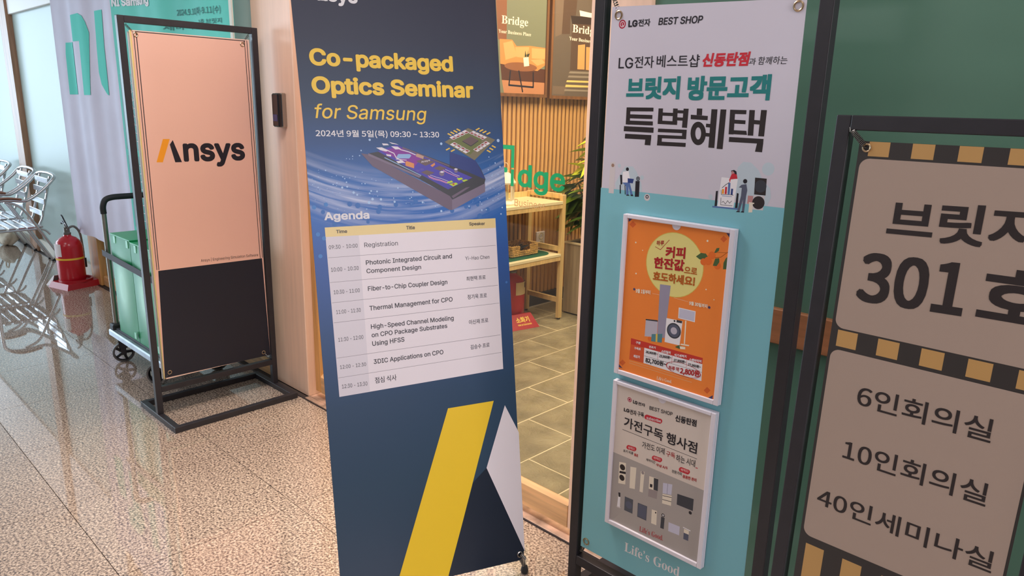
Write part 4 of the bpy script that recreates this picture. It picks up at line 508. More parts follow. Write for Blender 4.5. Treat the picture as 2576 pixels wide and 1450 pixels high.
# ------------------------------------------------------------------ floor of the hall: granite tiles 0.585 x 0.615 with recessed joints
YW = 1.82
fl = struct('floor', MB().box((-15,-6,-0.12),(4,YW+0.06,-0.0035)), M_grout)
DX, DY = 0.585, 0.6245
tile_me = None
def tile_mesh(dx, dy, g, m, name, th=0.02, bev=0.0):
    mb = MB(); mb.box((g/2, g/2, -th), (dx-g/2, dy-g/2, 0), bev); me_o = mb.build(name, m); me = me_o.data; bpy.data.objects.remove(me_o); return me
tm = tile_mesh(DX, DY, 0.0024, M_granite, 'granite_tile')
tm2 = tile_mesh(DX, 0.555, 0.0024, M_granite, 'granite_tile')
for i in range(-13, 8):
    for j in range(-6, 3):
        x = -2.293 + i*DX; y = 1.228 + (j-1)*DY - 0.0
        if j == 2: continue
        if x > 3.2 or x < -10.2: continue
        o = bpy.data.objects.new('granite_tile', tm2 if j == 1 else tm); COL.objects.link(o); o.parent = fl; o.location = (x, y, 0)
# ------------------------------------------------------------------ floor of the shop
fs = struct('floor', MB().box((-3.72,YW+0.06,-0.12),(2.0,6.4,-0.0015)), M_sgrout)
sm_ = tile_mesh(0.2843, 0.61, 0.006, M_slate, 'slate_tile', 0.02, 0.0015)
slate_me = {}
for k in range(-1, 16):
    x = -3.64 + 0.2843*k
    if x < -3.7: continue
    idx = round((x + 3.075)/0.2843)
    for j in range(-5, 9):
        y = 3.37 - 0.305*idx + 0.61*j
        ya, yb = max(y, 1.906), min(y+0.61, 6.19)
        if yb - ya < 0.03: continue
        L_ = round(yb-ya, 3)
        if L_ not in slate_me: slate_me[L_] = sm_ if L_ == 0.61 else tile_mesh(0.2843, L_, 0.006, M_slate, 'slate_tile', 0.02, 0.0015)
        o = bpy.data.objects.new('slate_tile', slate_me[L_]); COL.objects.link(o); o.parent = fs; o.location = (x, ya, random.uniform(-0.0008, 0.0008))
# ------------------------------------------------------------------ ceiling and far walls
struct('ceiling', MB().box((-15,-6,3.0),(4,6.6,3.1)), M_ceil)
struct('wall_rear', MB().box((-15,-6.1,0),(4,-6,3.0)), M_hallwall)
struct('wall_right', MB().box((3.0,-6,0),(3.1,6.6,3.0)), M_hallwall)
# ------------------------------------------------------------------ green wall right of the door
M_green = mat('dark_green_painted_panel', (88,124,106), 0.30, 0, 0.5, 0.05, 1.5)
gw = struct('wall_front', MB().box((-1.215,YW,0),(3.0,YW+0.12,3.0)), M_green)
tr = struct('trim_1', MB().box((-1.215,YW-0.022,0.905),(3.0,YW-0.001,1.0), 0.003), wood('brown_rail_wood', (168,112,76), axis=0))
# jamb between door and green wall
struct('trim_2', MB().box((-1.405,YW-0.02,0.03),(-1.216,YW+0.12,3.0), 0.003), M_oak)
# wide oak pillar left of the door
struct('trim_3', MB().box((-3.57,YW-0.004,0.0),(-3.19,YW+0.22,3.0), 0.004), M_oak)
struct('trim_4', MB().box((-3.59,YW+0.01,0.0),(-3.565,YW+0.1,3.0)), mat('grey_side_strip', (150,150,140), 0.5))
# header over the door
struct('trim_5', MB().box((-3.19,YW,2.45),(-1.405,YW+0.12,3.0)), M_oakx)
# threshold
M_thr = mat('stained_steel_threshold', (190,160,140), 0.4, 0.3, 0.5, 0.25, 14)
th = W()
th.box((-3.189,1.792,-0.012),(-1.2,1.900,0.004), 0.002)
th.box((-3.189,1.818,0.004),(-1.41,1.822,0.006))
struct('trim_6', th, M_thr)
struct('trim_7', MB().box((-15,1.783,-0.01),(4,1.791,0.0022)), M_black)

# ------------------------------------------------------------------ glass doors
def door(name, x0, x1, y, parts_label=None):
    d = thing(name, 'x', 'door', (x0, y, 0)); del d['label']; del d['category']; d['kind'] = 'structure'
    sw = 0.05
    W().box((x0,y-0.02,0.035),(x0+sw,y+0.02,2.43), 0.003).build('stile', M_oakdoor, d)
    W().box((x1-0.028,y-0.02,0.035),(x1,y+0.02,2.43), 0.003).build('stile', M_oak, d)
    r = W(); r.box((x0+sw,y-0.02,0.035),(x1-0.028,y+0.02,0.122), 0.002)
    r.add([(x0+sw,y-0.02,0.122),(x1-0.028,y-0.02,0.122),(x1-0.028,y-0.004,0.137),(x0+sw,y-0.004,0.137)], [(0,1,2,3)])
    r.box((x0+sw,y-0.018,0.122),(x1-0.028,y+0.018,0.1225)); r.build('bottom_rail', M_oakx, d)
    W().box((x0+sw,y-0.02,2.36),(x1-0.028,y+0.02,2.43), 0.002).build('top_rail', M_oakx, d)
    W().box((x0+sw-0.004,y-0.0035,0.11),(x1-0.024,y+0.0035,2.37)).build('glass_pane', M_glass, d)
    return d
d1 = door('door_1', -3.165, -2.31, 1.865)
d2 = door('door_2', -2.30, -1.41, 1.835)
PG = Panel((-2.0, 1.831, 0), 0)
lettering(PG, T_G, d2, 'lettering', 2)
mb = W()
for (a, b) in (((0.2345,1.2895),(0.2345,1.3630)),((0.2345,1.3590),(0.12,1.3590))):
    pass
mb.add([PG.p(0.2272,1.2895,LAY*2),PG.p(0.2418,1.2895,LAY*2),PG.p(0.2418,1.3665,LAY*2),PG.p(0.12,1.3665,LAY*2),PG.p(0.12,1.352,LAY*2),PG.p(0.2272,1.352,LAY*2)], [(0,1,2,5),(5,2,3,4)])
mb.add([PG.p(0.2272,1.2262,LAY*2),PG.p(0.2418,1.2262,LAY*2),PG.p(0.2418,1.2845,LAY*2),PG.p(0.2272,1.2845,LAY*2)], [(0,1,2,3)])
mb.add([PG.p(0.105,1.2262,LAY*2),PG.p(0.1195,1.2262,LAY*2),PG.p(0.1195,1.3665,LAY*2),PG.p(0.105,1.3665,LAY*2)], [(0,1,2,3)])
letter(PG, ('r',0.165,0.210,1.2262,0.080,0,'c',0.035,0,'green','I'), mb, 2)
mb.build('lettering', pm('green'), d2, kind='stuff')

# ------------------------------------------------------------------ frosted partition on the left
def glazed(name, x0, x1, z0, z1):
    d = thing(name, 'x', 'w', (x0, YW, 0)); del d['label']; del d['category']; d['kind'] = 'structure'
    W().box((x0,YW+0.03,z0),(x1,YW+0.042,z1)).build('frosted_pane', M_frost, d)
    return d
M_post = wood('brown_post_wood', (176,136,110))
M_cream = mat('cream_sill_paint', (222,214,200), 0.6, 0, 0.4, 0.03, 5)
w1 = glazed('window_1', -12.0, -8.45, 0.12, 2.2)
w2 = glazed('window_2', -8.2, -6.57, 0.12, 2.2)
w3 = glazed('window_3', -6.34, -3.59, 0.08, 2.9)
for wdw, x0, x1 in ((w1,-12.0,-8.45),(w2,-8.2,-6.57)):
    W().box((x0,YW+0.0,0.0),(x1,YW+0.09,0.12), 0.004).build('sill', M_cream, wdw)
    W().box((x0,YW+0.0,2.2),(x1,YW+0.09,3.0), 0.004).build('lintel', mat('white_lintel', (236,228,222), 0.5), wdw)
W().box((-6.34,YW+0.0,0.0),(-3.59,YW+0.08,0.08), 0.004).build('bottom_rail', M_oakx, w3)
W().box((-6.34,YW+0.0,2.9),(-3.59,YW+0.08,3.0), 0.004).build('top_rail', M_oakx, w3)
struct('trim_8', MB().box((-8.45,YW-0.02,0),(-8.2,YW+0.12,3.0), 0.004), M_post)
struct('trim_9', MB().box((-6.57,YW-0.02,0),(-6.34,YW+0.12,3.0), 0.004), M_oakdoor)
struct('wall_partition', MB().box((-3.72,YW+0.22,0),(-3.64,6.4,3.0)), mat('shop_side_wall', (120,88,52), 0.7))
struct('wall_far', MB().box((-3.64,6.2,0),(3.0,6.3,3.0)), mat('shop_back_wall', (206,176,130), 0.7, 0, 0.3, 0.03, 2))

# ------------------------------------------------------------------ helpers for the poster stands
def spring(name, a, b, parent, r=0.005, turns=9):
    a = Vector(a); b = Vector(b); d = b-a; L = d.length; t = d.normalized(); x = t.orthogonal().normalized(); y = t.cross(x)
    P = [a]; n = turns*8
    for i in range(n+1):
        f = 0.15 + 0.7*i/n; an = 2*pi*turns*i/n; P.append(a + t*(L*f) + (x*cos(an)+y*sin(an))*r)
    P.append(b)
    mb = W(); mb.tube(P, 0.0011, 5); return mb.build(name, M_spring, parent)
def eyelet(P, u, v, parent, d=0.001, R=0.0085, r=0.0022, m=None):
    mb = W(); mb.torus(P.p(u, v, d), P.N, R, r, 20, 6); mb.build('eyelet', m or M_brass, parent)
def frame_stand(P, w, h, parent, zlow=0.16, t=0.028, base=True, depth=0.43, botz=0.0, b0=-0.0, b1=0.0):
    """P: panel whose origin is the outer lower left corner of the frame, front face of the posts at d=0"""
    def bar(name, u0, v0, u1, v1, d0=-t, d1=0.0):
        mb = W(); slab(P, u0, v0, u1, v1, d0, d1, mb); o = mb.build(name, M_black, parent)
        bv = o.modifiers.new('bevel', 'BEVEL'); bv.width = 0.0018; bv.segments = 2; return o
    bar('post', 0, botz+t, t, h); bar('post', w-t, botz+t, w, h)
    bar('top_bar', t, h-t, w-t, h); bar('lower_bar', t, zlow-t, w-t, zlow)
    if base:
        d0, d1 = -depth/2 - t/2, depth/2 - t/2
        for nm, a in (('base_bar', (0+b0, d0, w+b1, d0+t)), ('base_bar', (0+b0, d1-t, w+b1, d1)), ('base_bar', (0+b0, d0+t, t+b0, d1-t)), ('base_bar', (w-t+b1, d0+t, w+b1, d1-t))):
            u0, e0, u1, e1 = a; bar(nm, u0, botz, u1, botz+t, e0, e1)

# ------------------------------------------------------------------ stand with the peach poster
A = thing('poster_stand', 'black steel stand holding a peach poster with a black lower band, beside the trolley', 'poster stand', (-3.44, 1.455, 0))
PF = Panel((-3.415, 1.145, 0), 90)
frame_stand(PF, 0.622, 1.83, A, zlow=0.163)
PA = Panel((-3.43, 1.145, 0), 90)
M_edge = mat('yellow_board_edge', (238,206,132), 0.5)
M_peachb = mat('print_peach_border', (240,204,186), 0.45)
sb = W(); slab(PA, 0.0505, 0.192, 0.585, 1.7745, -0.012, -0.001, sb); pb = sb.build('backing_board', M_edge, A)
sb = W(); slab(PA, 0.058, 0.190, 0.585, 1.7745, -0.0008, 0.0, sb); po = sb.build('poster', M_peachb, A)
printed(PA, P_A, L_A, [], po, 'printed_area'); lettering(PA, T_A, po)
for u, v in ((0.0725,1.7568),(0.5485,1.7507),(0.0772,0.2211),(0.557,0.2091)): eyelet(PA, u, v, po)
for (u0,v0,u1,v1) in ((0.030,1.803,0.0725,1.7568),(0.592,1.803,0.5485,1.7507),(0.030,0.165,0.0772,0.2211),(0.592,0.165,0.557,0.2091)):
    spring('spring', PA.p(u0,v0,-0.006), PA.p(u1,v1,-0.004), A)
# rear poster of the same stand, seen edge on past the front one
PAr = Panel((-3.449, 1.145, 0), 90)
sb = W(); slab(PAr, 0.046, 0.19, 0.585, 1.768, -0.001, 0, sb); sb.build('rear_poster', mat('print_rear_white', (214,216,220), 0.5), A)

# ------------------------------------------------------------------ seminar banner, centre
P0 = Vector((-1.69940797, 1.04064598, 1.16913975))
PBn = Panel(P0, 72.8, 8.8)
foot = PBn.p(0.26, -1.17, -0.2); 
B = thing('roll_banner', 'tall navy and blue seminar banner with yellow title and white agenda table', 'banner', (-1.60, 1.23, 0), radians(72.8))
mb = W(); uvs = []
nu, nv = 12, 60
u0l, u1l, vb_l, vb_r, vt = -0.036, 0.556, -1.035, -1.096, 0.72
for side in (0, 1):
    for j in range(nv+1):
        for i in range(nu+1):
            f = i/nu; u = u0l + (u1l-u0l)*f - 0.010*max(0, j/nv-0.75)*4*(1-f)*0.8
            vb = vb_l + (vb_r-vb_l)*f; v = vb + (vt-vb)*j/nv
            mb.v.append(PBn.p(u, v, -0.0004 if side == 0 else -0.0014)); uvs.append((u, v))
S_ = (nu+1)*(nv+1)
for j in range(nv):
    for i in range(nu):
        a = j*(nu+1)+i; q = (a, a+1, a+nu+2, a+nu+1); mb.f.append(q); mb.mi.append(0); mb.f.append(tuple(S_+x for x in q[::-1])); mb.mi.append(0)
mb.uv = uvs
def banner_mat():
    m = bpy.data.materials.new('banner_print'); m.use_nodes = True; nt = m.node_tree; b = nt.nodes['Principled BSDF']; b.inputs['Roughness'].default_value = 0.42
    b.inputs['Specular IOR Level'].default_value = 0.4
    L = nt.links.new; N = nt.nodes.new
    uv = N('ShaderNodeUVMap'); uv.uv_map = 'UVMap'; sp = N('ShaderNodeSeparateXYZ'); L(uv.outputs[0], sp.inputs[0])
    mr = N('ShaderNodeMapRange'); mr.inputs[1].default_value = -1.1; mr.inputs[2].default_value = 0.75; L(sp.outputs[1], mr.inputs[0])
    cr = N('ShaderNodeValToRGB'); e = cr.color_ramp.elements
    def pos(v): return (v+1.1)/1.85
    stops = [(-1.1,(30,52,76)),(-0.75,(40,68,92)),(-0.5,(34,66,98)),(-0.3,(28,72,124)),(-0.1,(18,80,160)),(0.02,(20,100,184)),(0.12,(26,102,180)),(0.22,(34,78,134)),(0.33,(46,68,96)),(0.5,(52,58,78)),(0.75,(50,50,68))]
    e[0].position = pos(stops[0][0]); e[0].color = lin(stops[0][1]); e[1].position = pos(stops[-1][0]); e[1].color = lin(stops[-1][1])
    for v, c in stops[1:-1]:
        x = cr.color_ramp.elements.new(pos(v)); x.color = lin(c)
    L(mr.outputs[0], cr.inputs[0])
    # printed light streaks: bent coordinates into stretched noise
    sx = N('ShaderNodeMath'); sx.operation = 'SUBTRACT'; L(sp.outputs[0], sx.inputs[0]); sx.inputs[1].default_value = 0.25
    sq = N('ShaderNodeMath'); sq.operation = 'POWER'; L(sx.outputs[0], sq.inputs[0]); sq.inputs[1].default_value = 2.0
    k = N('ShaderNodeMath'); k.operation = 'MULTIPLY'; L(sq.outputs[0], k.inputs[0]); k.inputs[1].default_value = -0.75
    add = N('ShaderNodeMath'); add.operation = 'ADD'; L(sp.outputs[1], add.inputs[0]); L(k.outputs[0], add.inputs[1])
    cb = N('ShaderNodeCombineXYZ'); m1 = N('ShaderNodeMath'); m1.operation = 'MULTIPLY'; m1.inputs[1].default_value = 3.0; L(sp.outputs[0], m1.inputs[0])
    m2 = N('ShaderNodeMath'); m2.operation = 'MULTIPLY'; m2.inputs[1].default_value = 55.0; L(add.outputs[0], m2.inputs[0])
    L(m1.outputs[0], cb.inputs[0]); L(m2.outputs[0], cb.inputs[1])
    nz = N('ShaderNodeTexNoise'); nz.inputs['Scale'].default_value = 1.0; nz.inputs['Detail'].default_value = 4; L(cb.outputs[0], nz.inputs['Vector'])
    c2 = N('ShaderNodeValToRGB'); c2.color_ramp.elements[0].position = 0.41; c2.color_ramp.elements[0].color = (0,0,0,1); c2.color_ramp.elements[1].position = 0.66; c2.color_ramp.elements[1].color = (1,1,1,1); L(nz.outputs['Fac'], c2.inputs[0])
    # band mask round the bent v = 0.05 .. and stronger at the sides
    bm = N('ShaderNodeMath'); bm.operation = 'SUBTRACT'; L(add.outputs[0], bm.inputs[0]); bm.inputs[1].default_value = 0.055
    ab = N('ShaderNodeMath'); ab.operation = 'ABSOLUTE'; L(bm.outputs[0], ab.inputs[0])
    ms = N('ShaderNodeMapRange'); ms.inputs[1].default_value = 0.10; ms.inputs[2].default_value = 0.0; ms.inputs[3].default_value = 0; ms.inputs[4].default_value = 1; L(ab.outputs[0], ms.inputs[0])
    mu = N('ShaderNodeMath'); mu.operation = 'MULTIPLY'; L(ms.outputs[0], mu.inputs[0]); L(c2.outputs[0], mu.inputs[1])
    mx = N('ShaderNodeMix'); mx.data_type = 'RGBA'; L(mu.outputs[0], mx.inputs[0]); L(cr.outputs[0], mx.inputs[6]); mx.inputs[7].default_value = lin((206,214,238))
    L(mx.outputs[2], b.inputs['Base Color'])
    return m
cloth = mb.build('banner_cloth', banner_mat(), B, smooth=True)
P_B = [(p, c, l) for p, c, l in P_B]
printed(PBn, P_B, L_B, [], cloth, 'printed_picture')
printed(PBn, P_BL, [], [], cloth, 'printed_logo')
lettering(PBn, T_B, cloth)
rb = random.Random(3)
bk = W(); bk2 = W()
bk3 = W()
for u, v, r in BOKEH: disc(PBn, u, v, r, 0, 3, bk3 if r == 0.006 else bk, 8)
bk3.build('printed_light_dots', mat('print_mid_dot', (70,134,204), 0.5), cloth, kind='stuff')
for i in range(210):
    u = rb.uniform(-0.032, 0.552); s_ = abs(u-0.25)
    v = 0.06 + rb.gauss(0, 0.035) + 0.75*(s_**2) 
    if (0.06 < u < 0.50) and rb.random() < 0.75: continue
    disc(PBn, u, v, rb.choice((0.0007,0.0009,0.0012,0.0018)), 0, 2, bk, 8)
for i in range(26):
    u = rb.uniform(-0.026, 0.545); disc(PBn, u, rb.uniform(-0.20, 0.10) if u < 0.05 or u > 0.5 else rb.uniform(-0.0, 0.08), rb.uniform(0.003, 0.008), 0, 1, bk2, 8)
bk.build('printed_light_dots', pm('bokeh'), cloth, kind='stuff'); bk2.build('printed_light_dots', mat('print_faint_dot', (52,112,186), 0.5), cloth, kind='stuff')
hem = W(); hem.tube([PBn.p(-0.034,-1.034,-0.004), PBn.p(0.554,-1.094,-0.004)], 0.004, 8); hem.build('bottom_hem', M_black, B)
hk = PBn.p(0.5402,-1.0800,0); eyelet(PBn, 0.5402, -1.0800, cloth, 0.001, 0.0085, 0.0026, M_chrome)
eyelet(PBn, -0.018, -1.020, cloth, 0.001, 0.0085, 0.0026, M_chrome)
def leg(name, a, b, c=None, r=0.006):
    mb = W(); P = [a, b] if c is None else [a, c, b]; mb.tube(P, r, 10); return mb
# grey poles of the stand behind the cloth
hub = PBn.p(0.26, -0.35, -0.10)
for (u, v) in ((-0.02, 0.70), (0.54, 0.70)):
    leg('arm', hub, PBn.p(u, v, -0.006)).build('stand_arm', mat('grey_stand_pole', (120,118,116), 0.35, 0.6), B)
def ground(q): return Vector((q.x, q.y, 0.008))
f1 = Vector((-1.402, 1.556, 0.010)); f2 = ground(PBn.p(-0.02, -1.15, -0.03)); f3 = ground(hub - Vector((0.50,-0.10,0)))
for f, e in ((f1, PBn.p(0.5402,-1.0900,0.003)), (f2, PBn.p(-0.018,-1.030,0.003))):
    mb = W(); mb.tube([e + Vector((0,0,0.014)) + PBn.N*0.004, e + PBn.N*0.012 + PBn.U*0.010, e + PBn.U*0.016 - Vector((0,0,0.012)) , f + Vector((0,0,0.02))], 0.0055, 10); mb.build('foot_hook', mat('grey_stand_pole', (120,118,116)), B)
    mb = W(); mb.tube([f + Vector((0,0,0.012)), hub], 0.007, 10); mb.build('stand_leg', MATS['grey_stand_pole'], B)
    mb = W(); mb.lathe([(0.011,-0.009),(0.013,0.0),(0.010,0.014),(0.006,0.02)], f, 14); mb.build('foot_cap', M_rubber, B)
mb = W(); mb.tube([f3, hub], 0.007, 10); mb.build('stand_leg', MATS['grey_stand_pole'], B)

# ------------------------------------------------------------------ appliance store stand (teal and white)
L = thing('poster_stand', 'black steel stand with tall white and teal electronics shop poster beside the glass door', 'poster stand', (-0.91, 1.56, 0))
PLf = Panel((-1.213, 1.545, 0), 0)
frame_stand(PLf, 0.602, 1.83, L, zlow=0.178, t=0.030, b0=-0.035, b1=0.035)
PLp = Panel((-1.2, 1.55, 0), 0)
M_lw = mat('print_cool_white', (212,206,218), 0.45)
def quad(P, pts, d0, d1):
    mb = W(); a = [P.p(u, v, d) for d in (d0, d1) for (u, v) in pts]
    return mb.add(a, [(3,2,1,0),(4,5,6,7),(0,1,5,4),(1,2,6,5),(2,3,7,6),(3,0,4,7)])
lp = quad(PLp, ((0.0285,0.2150),(0.541,0.2150),(0.531,1.7275),(0.0385,1.7445)), -0.0012, 0).build('poster', M_lw, L)
P_L2 = [(p, c, l) for p, c, l in P_L if c != 'TEAL'] + [([(0.0290,0.2150),(0.541,0.2150),(0.5345,1.2962),(0.0330,1.2945)], 'TEAL', 1)]
printed(PLp, P_L2, L_L, C_L, lp, 'printed_picture'); lettering(PLp, T_L, lp); printed(PLp, P_BIG, [], [], lp, 'large_lettering')
for u, v in ((0.0600,1.7237),(0.5150,1.7130),(0.0486,0.2389),(0.522,0.2389)): eyelet(PLp, u, v, lp, R=0.0095)
for (u0,v0,u1,v1) in ((0.020,1.797,0.0600,1.7237),(0.556,1.797,0.5150,1.7130),(0.018,0.181,0.0486,0.2389),(0.556,0.181,0.522,0.2389)):
    spring('spring', PLp.p(u0,v0,-0.012), PLp.p(u1,v1,-0.003), L)

# ------------------------------------------------------------------ two wall holders on the poster
PHn = Panel((-1.2, 1.536, 0), 0)
M_acr = mat('milky_white_plastic', (232,226,236), 0.25, 0, 0.5)
def holder(label, q, sheetname, polys, lines, circles, texts, group, sheetcol):
    (ul, vt_), (ur, vb_) = q
    h = thing('sign_holder', label, 'sign holder', ((ul+ur)/2-1.2, 1.548, vb_), 0, group)
    bw = 0.0125
    W_ = W(); slab(PHn, ul, vb_, ur, vt_, -0.0125, -0.006, W_); W_.build('back_plate', M_acr, h)
    for (a, b, c, d) in ((ul, vb_, ul+bw, vt_), (ur-bw, vb_, ur, vt_), (ul+bw, vb_, ur-bw, vb_+bw), (ul+bw, vt_-bw*0.8, ur-bw, vt_)):
        W_ = W(); slab(PHn, a, b, c, d, -0.006, 0.0050, W_); o = W_.build('rim', M_acr, h); bv = o.modifiers.new('bevel','BEVEL'); bv.width = 0.0015; bv.segments = 2
    # thumb notch tab at the top
    W_ = W(); n = 14; um = (ul+ur)/2; P_ = [PHn.p(um+0.012*cos(pi+pi*k/n), vt_-bw*0.8+0.012*sin(pi+pi*k/n), LAY*20) for k in range(n+1)]; W_.add(P_, [tuple(range(n+1))]); W_.build('thumb_notch', M_acr, h)
    W_ = W(); slab(PHn, ul+0.008, vb_+0.008, ur-0.008, vt_-0.008, -0.0055, -0.0002, W_); sh = W_.build('paper_sheet', pm(sheetcol), h)
    printed(PHn, polys, lines, circles, sh, 'printed_picture'); lettering(PHn, texts, sh, 'lettering', 16)
    return h, sh
h1, s1 = holder('white plastic holder with the orange moon poster, upper one on the teal panel', ((0.1230,1.2368),(0.4335,0.8025)), 'x', P_H1, L_H1, C_H1, T_H1, 'plastic sign holders on the teal poster', 'horange')
mb = W(); disc(PHn, MOON[0], MOON[1], MOON[2]*0.98, 0, 2.6, mb, 40); mb.build('printed_moon', mat('print_pale_moon', (240,226,140), 0.45), s1)
mb = W(); disc(PHn, MOON[0], MOON[1], MOON[2], MOON[2]*0.98, 2.6, mb, 40); mb.build('printed_moon_rim', mat('print_moon_rim', (226,196,90), 0.45), s1); mb = W(); disc(PHn, RING[0], RING[1], RING[2], RING[2]*0.95, 18, mb, 36, RING[3]); mb.build('printed_ring', pm('hred'), s1)
h2, s2 = holder('white plastic holder with a beige and grey appliance flyer, low on the teal panel', ((0.1228,0.7822),(0.4316,0.3474)), 'x', P_H2, [], C_H2, T_H2, 'plastic sign holders on the teal poster', 'h2beige')

# ------------------------------------------------------------------ meeting room stand, right
vv3 = Vector((0, 0, 1)); _pp = Panel((0,0,0), -0.58, 2.23)
O3 = Vector((-0.522, 1.4, 1.497)) - _pp.V*1.497
P3 = Panel(O3, -0.58, 2.23)
S = thing('poster_stand', 'black steel stand with cream meeting room sign edged in black and tan checks', 'poster stand', (-0.31, 1.36, 0))
P3f = Panel(O3, -0.58, 2.23, 0.004)
frame_stand(P3f, 0.435, 1.4975, S, zlow=0.30, t=0.0265, depth=0.38, botz=0.012)
M_dark = mat('print_brown_black', (52,46,44), 0.45)
M_tan = mat('print_tan_check', (190,146,88), 0.45)
M_crm = mat('print_warm_cream', (170,148,134), 0.42)
sp_ = W(); slab(P3, 0.046, 0.335, 0.392, 1.4525, -0.0010, 0, sp_); sp3 = sp_.build('poster', M_dark, S)
cm = W()
for (lo, hi, d) in ((0.6660, 1.0618, 0), (1.1040, 1.4222, 0)):
    pts = rrect(0.0515, lo, 0.3875, hi, 0.017); cm = W(); cm.add([P3.p(u, v, LAY*3) for u, v in pts], [tuple(range(len(pts)))]); cm.build('cream_panel', M_crm, sp3)
def sq(u0, v0, u1, v1):
    if u0 >= u1: return
    ck = W(); ck.add([P3.p(u0, v0, LAY*2), P3.p(u1, v0, LAY*2), P3.p(u1, v1, LAY*2), P3.p(u0, v1, LAY*2)], [(0,1,2,3)]); ck.build('tan_check', M_tan, sp3)
for i in range(5): sq(0.0634+0.0715*i, 1.4265, min(0.0985+0.0715*i, 0.388), 1.4522)
for i in range(5): sq(0.0590+0.0727*i, 1.0685, min(0.0955+0.0727*i, 0.388), 1.1005)
for i in range(5): sq(0.0605+0.0727*i, 0.345, min(0.0970+0.0727*i, 0.388), 0.6490)
lettering(P3, T_S, sp3)
for u, v in ((0.0601,1.4410),(0.378,1.4410),(0.0601,0.350),(0.378,0.350)): eyelet(P3, u, v, sp3, R=0.0065, r=0.0018)
for (u0,v0,u1,v1) in ((0.0265,1.4760,0.0601,1.4410),(0.410,1.4760,0.378,1.4410),(0.0265,0.300,0.0601,0.350),(0.410,0.300,0.378,0.350)):
    spring('spring', P3.p(u0,v0,0.003), P3.p(u1,v1,0.003), S, 0.0045, 12)

# ------------------------------------------------------------------ large cloth banner on the left
NW = lambda u, v: 0.012*sin(u*9+0.6*v) + 0.006*sin(u*23+1.1) * (1-0.2*v) + 0.01
PN = Panel((-6.7, 1.76, 0), 0); PN.wave = NW
def clothpart(name, ua, ub, fa, m, vtop=2.45):
    mb = W(); nu, nv = 60, 14
    for j in range(nv+1):
        for i in range(nu+1):
            u = ua + (ub-ua)*i/nu; vb = fa(u); mb.v.append(PN.p(u - 0.012*(1-j/nv)*0, vb + (vtop-vb)*j/nv, 0))
    for j in range(nv):
        for i in range(nu): a = j*(nu+1)+i; mb.f.append((a, a+1, a+nu+2, a+nu+1)); mb.mi.append(0)
    return mb
N = thing('cloth_banner', 'large hanging cloth banner, white with teal letters on the left and teal on the right', 'banner', (-5.2, 1.76, 0.4))
def fa(u): return 0.418 if u < 0.75 else 0.418 + (u-0.75)*0.275
wp = clothpart('white_cloth', 0.12, 1.43, fa, 0).build('white_cloth', mat('print_lilac_white', (212,206,222), 0.7, 0, 0.2, 0.03, 3), N, smooth=True)
tp = clothpart('teal_cloth', 1.43, 3.08, lambda u: 0.60, 0).build('teal_cloth', mat('print_mint_teal', (104,208,192), 0.7, 0, 0.2, 0.05, 2), N, smooth=True)
PN.d0 = 0.0022
printed(PN, P_N, [], [], wp, 'printed_logo')
lettering(PN, T_N, tp)
sch = W(); M_sch = mat('print_deep_teal', (70,146,140), 0.6)
for i in range(30):
    a, b = 1.46 + i*0.05, 1.51 + i*0.05
    for (v0, v1) in ((1.16,1.638),(0.64,1.12)): sch.add([PN.p(a,v0,LAY*4),PN.p(b,v0,LAY*4),PN.p(b,v1,LAY*4),PN.p(a,v1,LAY*4)], [(0,1,2,3)])
sch.build('printed_schedule', M_sch, tp, kind='stuff')
rows = W(); z = 1.57; kk = 0
while z > 0.68:
    if not (1.08 < z < 1.18): letter(PN, ('t', 1.55, 1.72, z, 0.026, 0, 'c', 0.0, 0, 'white', 'I') if False else ('%02d:%02d-' % (9+kk//2, 30*(kk%2)), 1.50, 1.66, z, 0.028, 0, 'c', 0.02, 0, 'white', 'I'), rows, 10)
    z -= 0.052; kk += 1
rows.build('lettering', pm('white'), tp, kind='stuff')
hem = W(); hem.box((-3.63,1.735,0.6),(-3.605,1.745,2.45)); hem.build('side_hem', mat('cream_hem', (214,214,200), 0.6), N)

# ------------------------------------------------------------------ fingerprint reader on the pillar
R_ = thing('access_reader', 'small black and chrome door access reader on the wide oak pillar', 'access reader', (-3.30, YW-0.006, 1.374))
W().box((-3.328,1.790,1.372),(-3.265,1.8155,1.532), 0.004).build('back_shell', M_chrome, R_)
W().box((-3.324,1.770,1.374),(-3.262,1.791,1.530), 0.006).build('front_plate', mat('glossy_black_plastic', (30,28,34), 0.12, 0, 0.6), R_)
W().box((-3.314,1.7685,1.400),(-3.274,1.7705,1.432), 0.001).build('sensor_window', mat('blue_black_glass', (50,60,110), 0.08), R_)

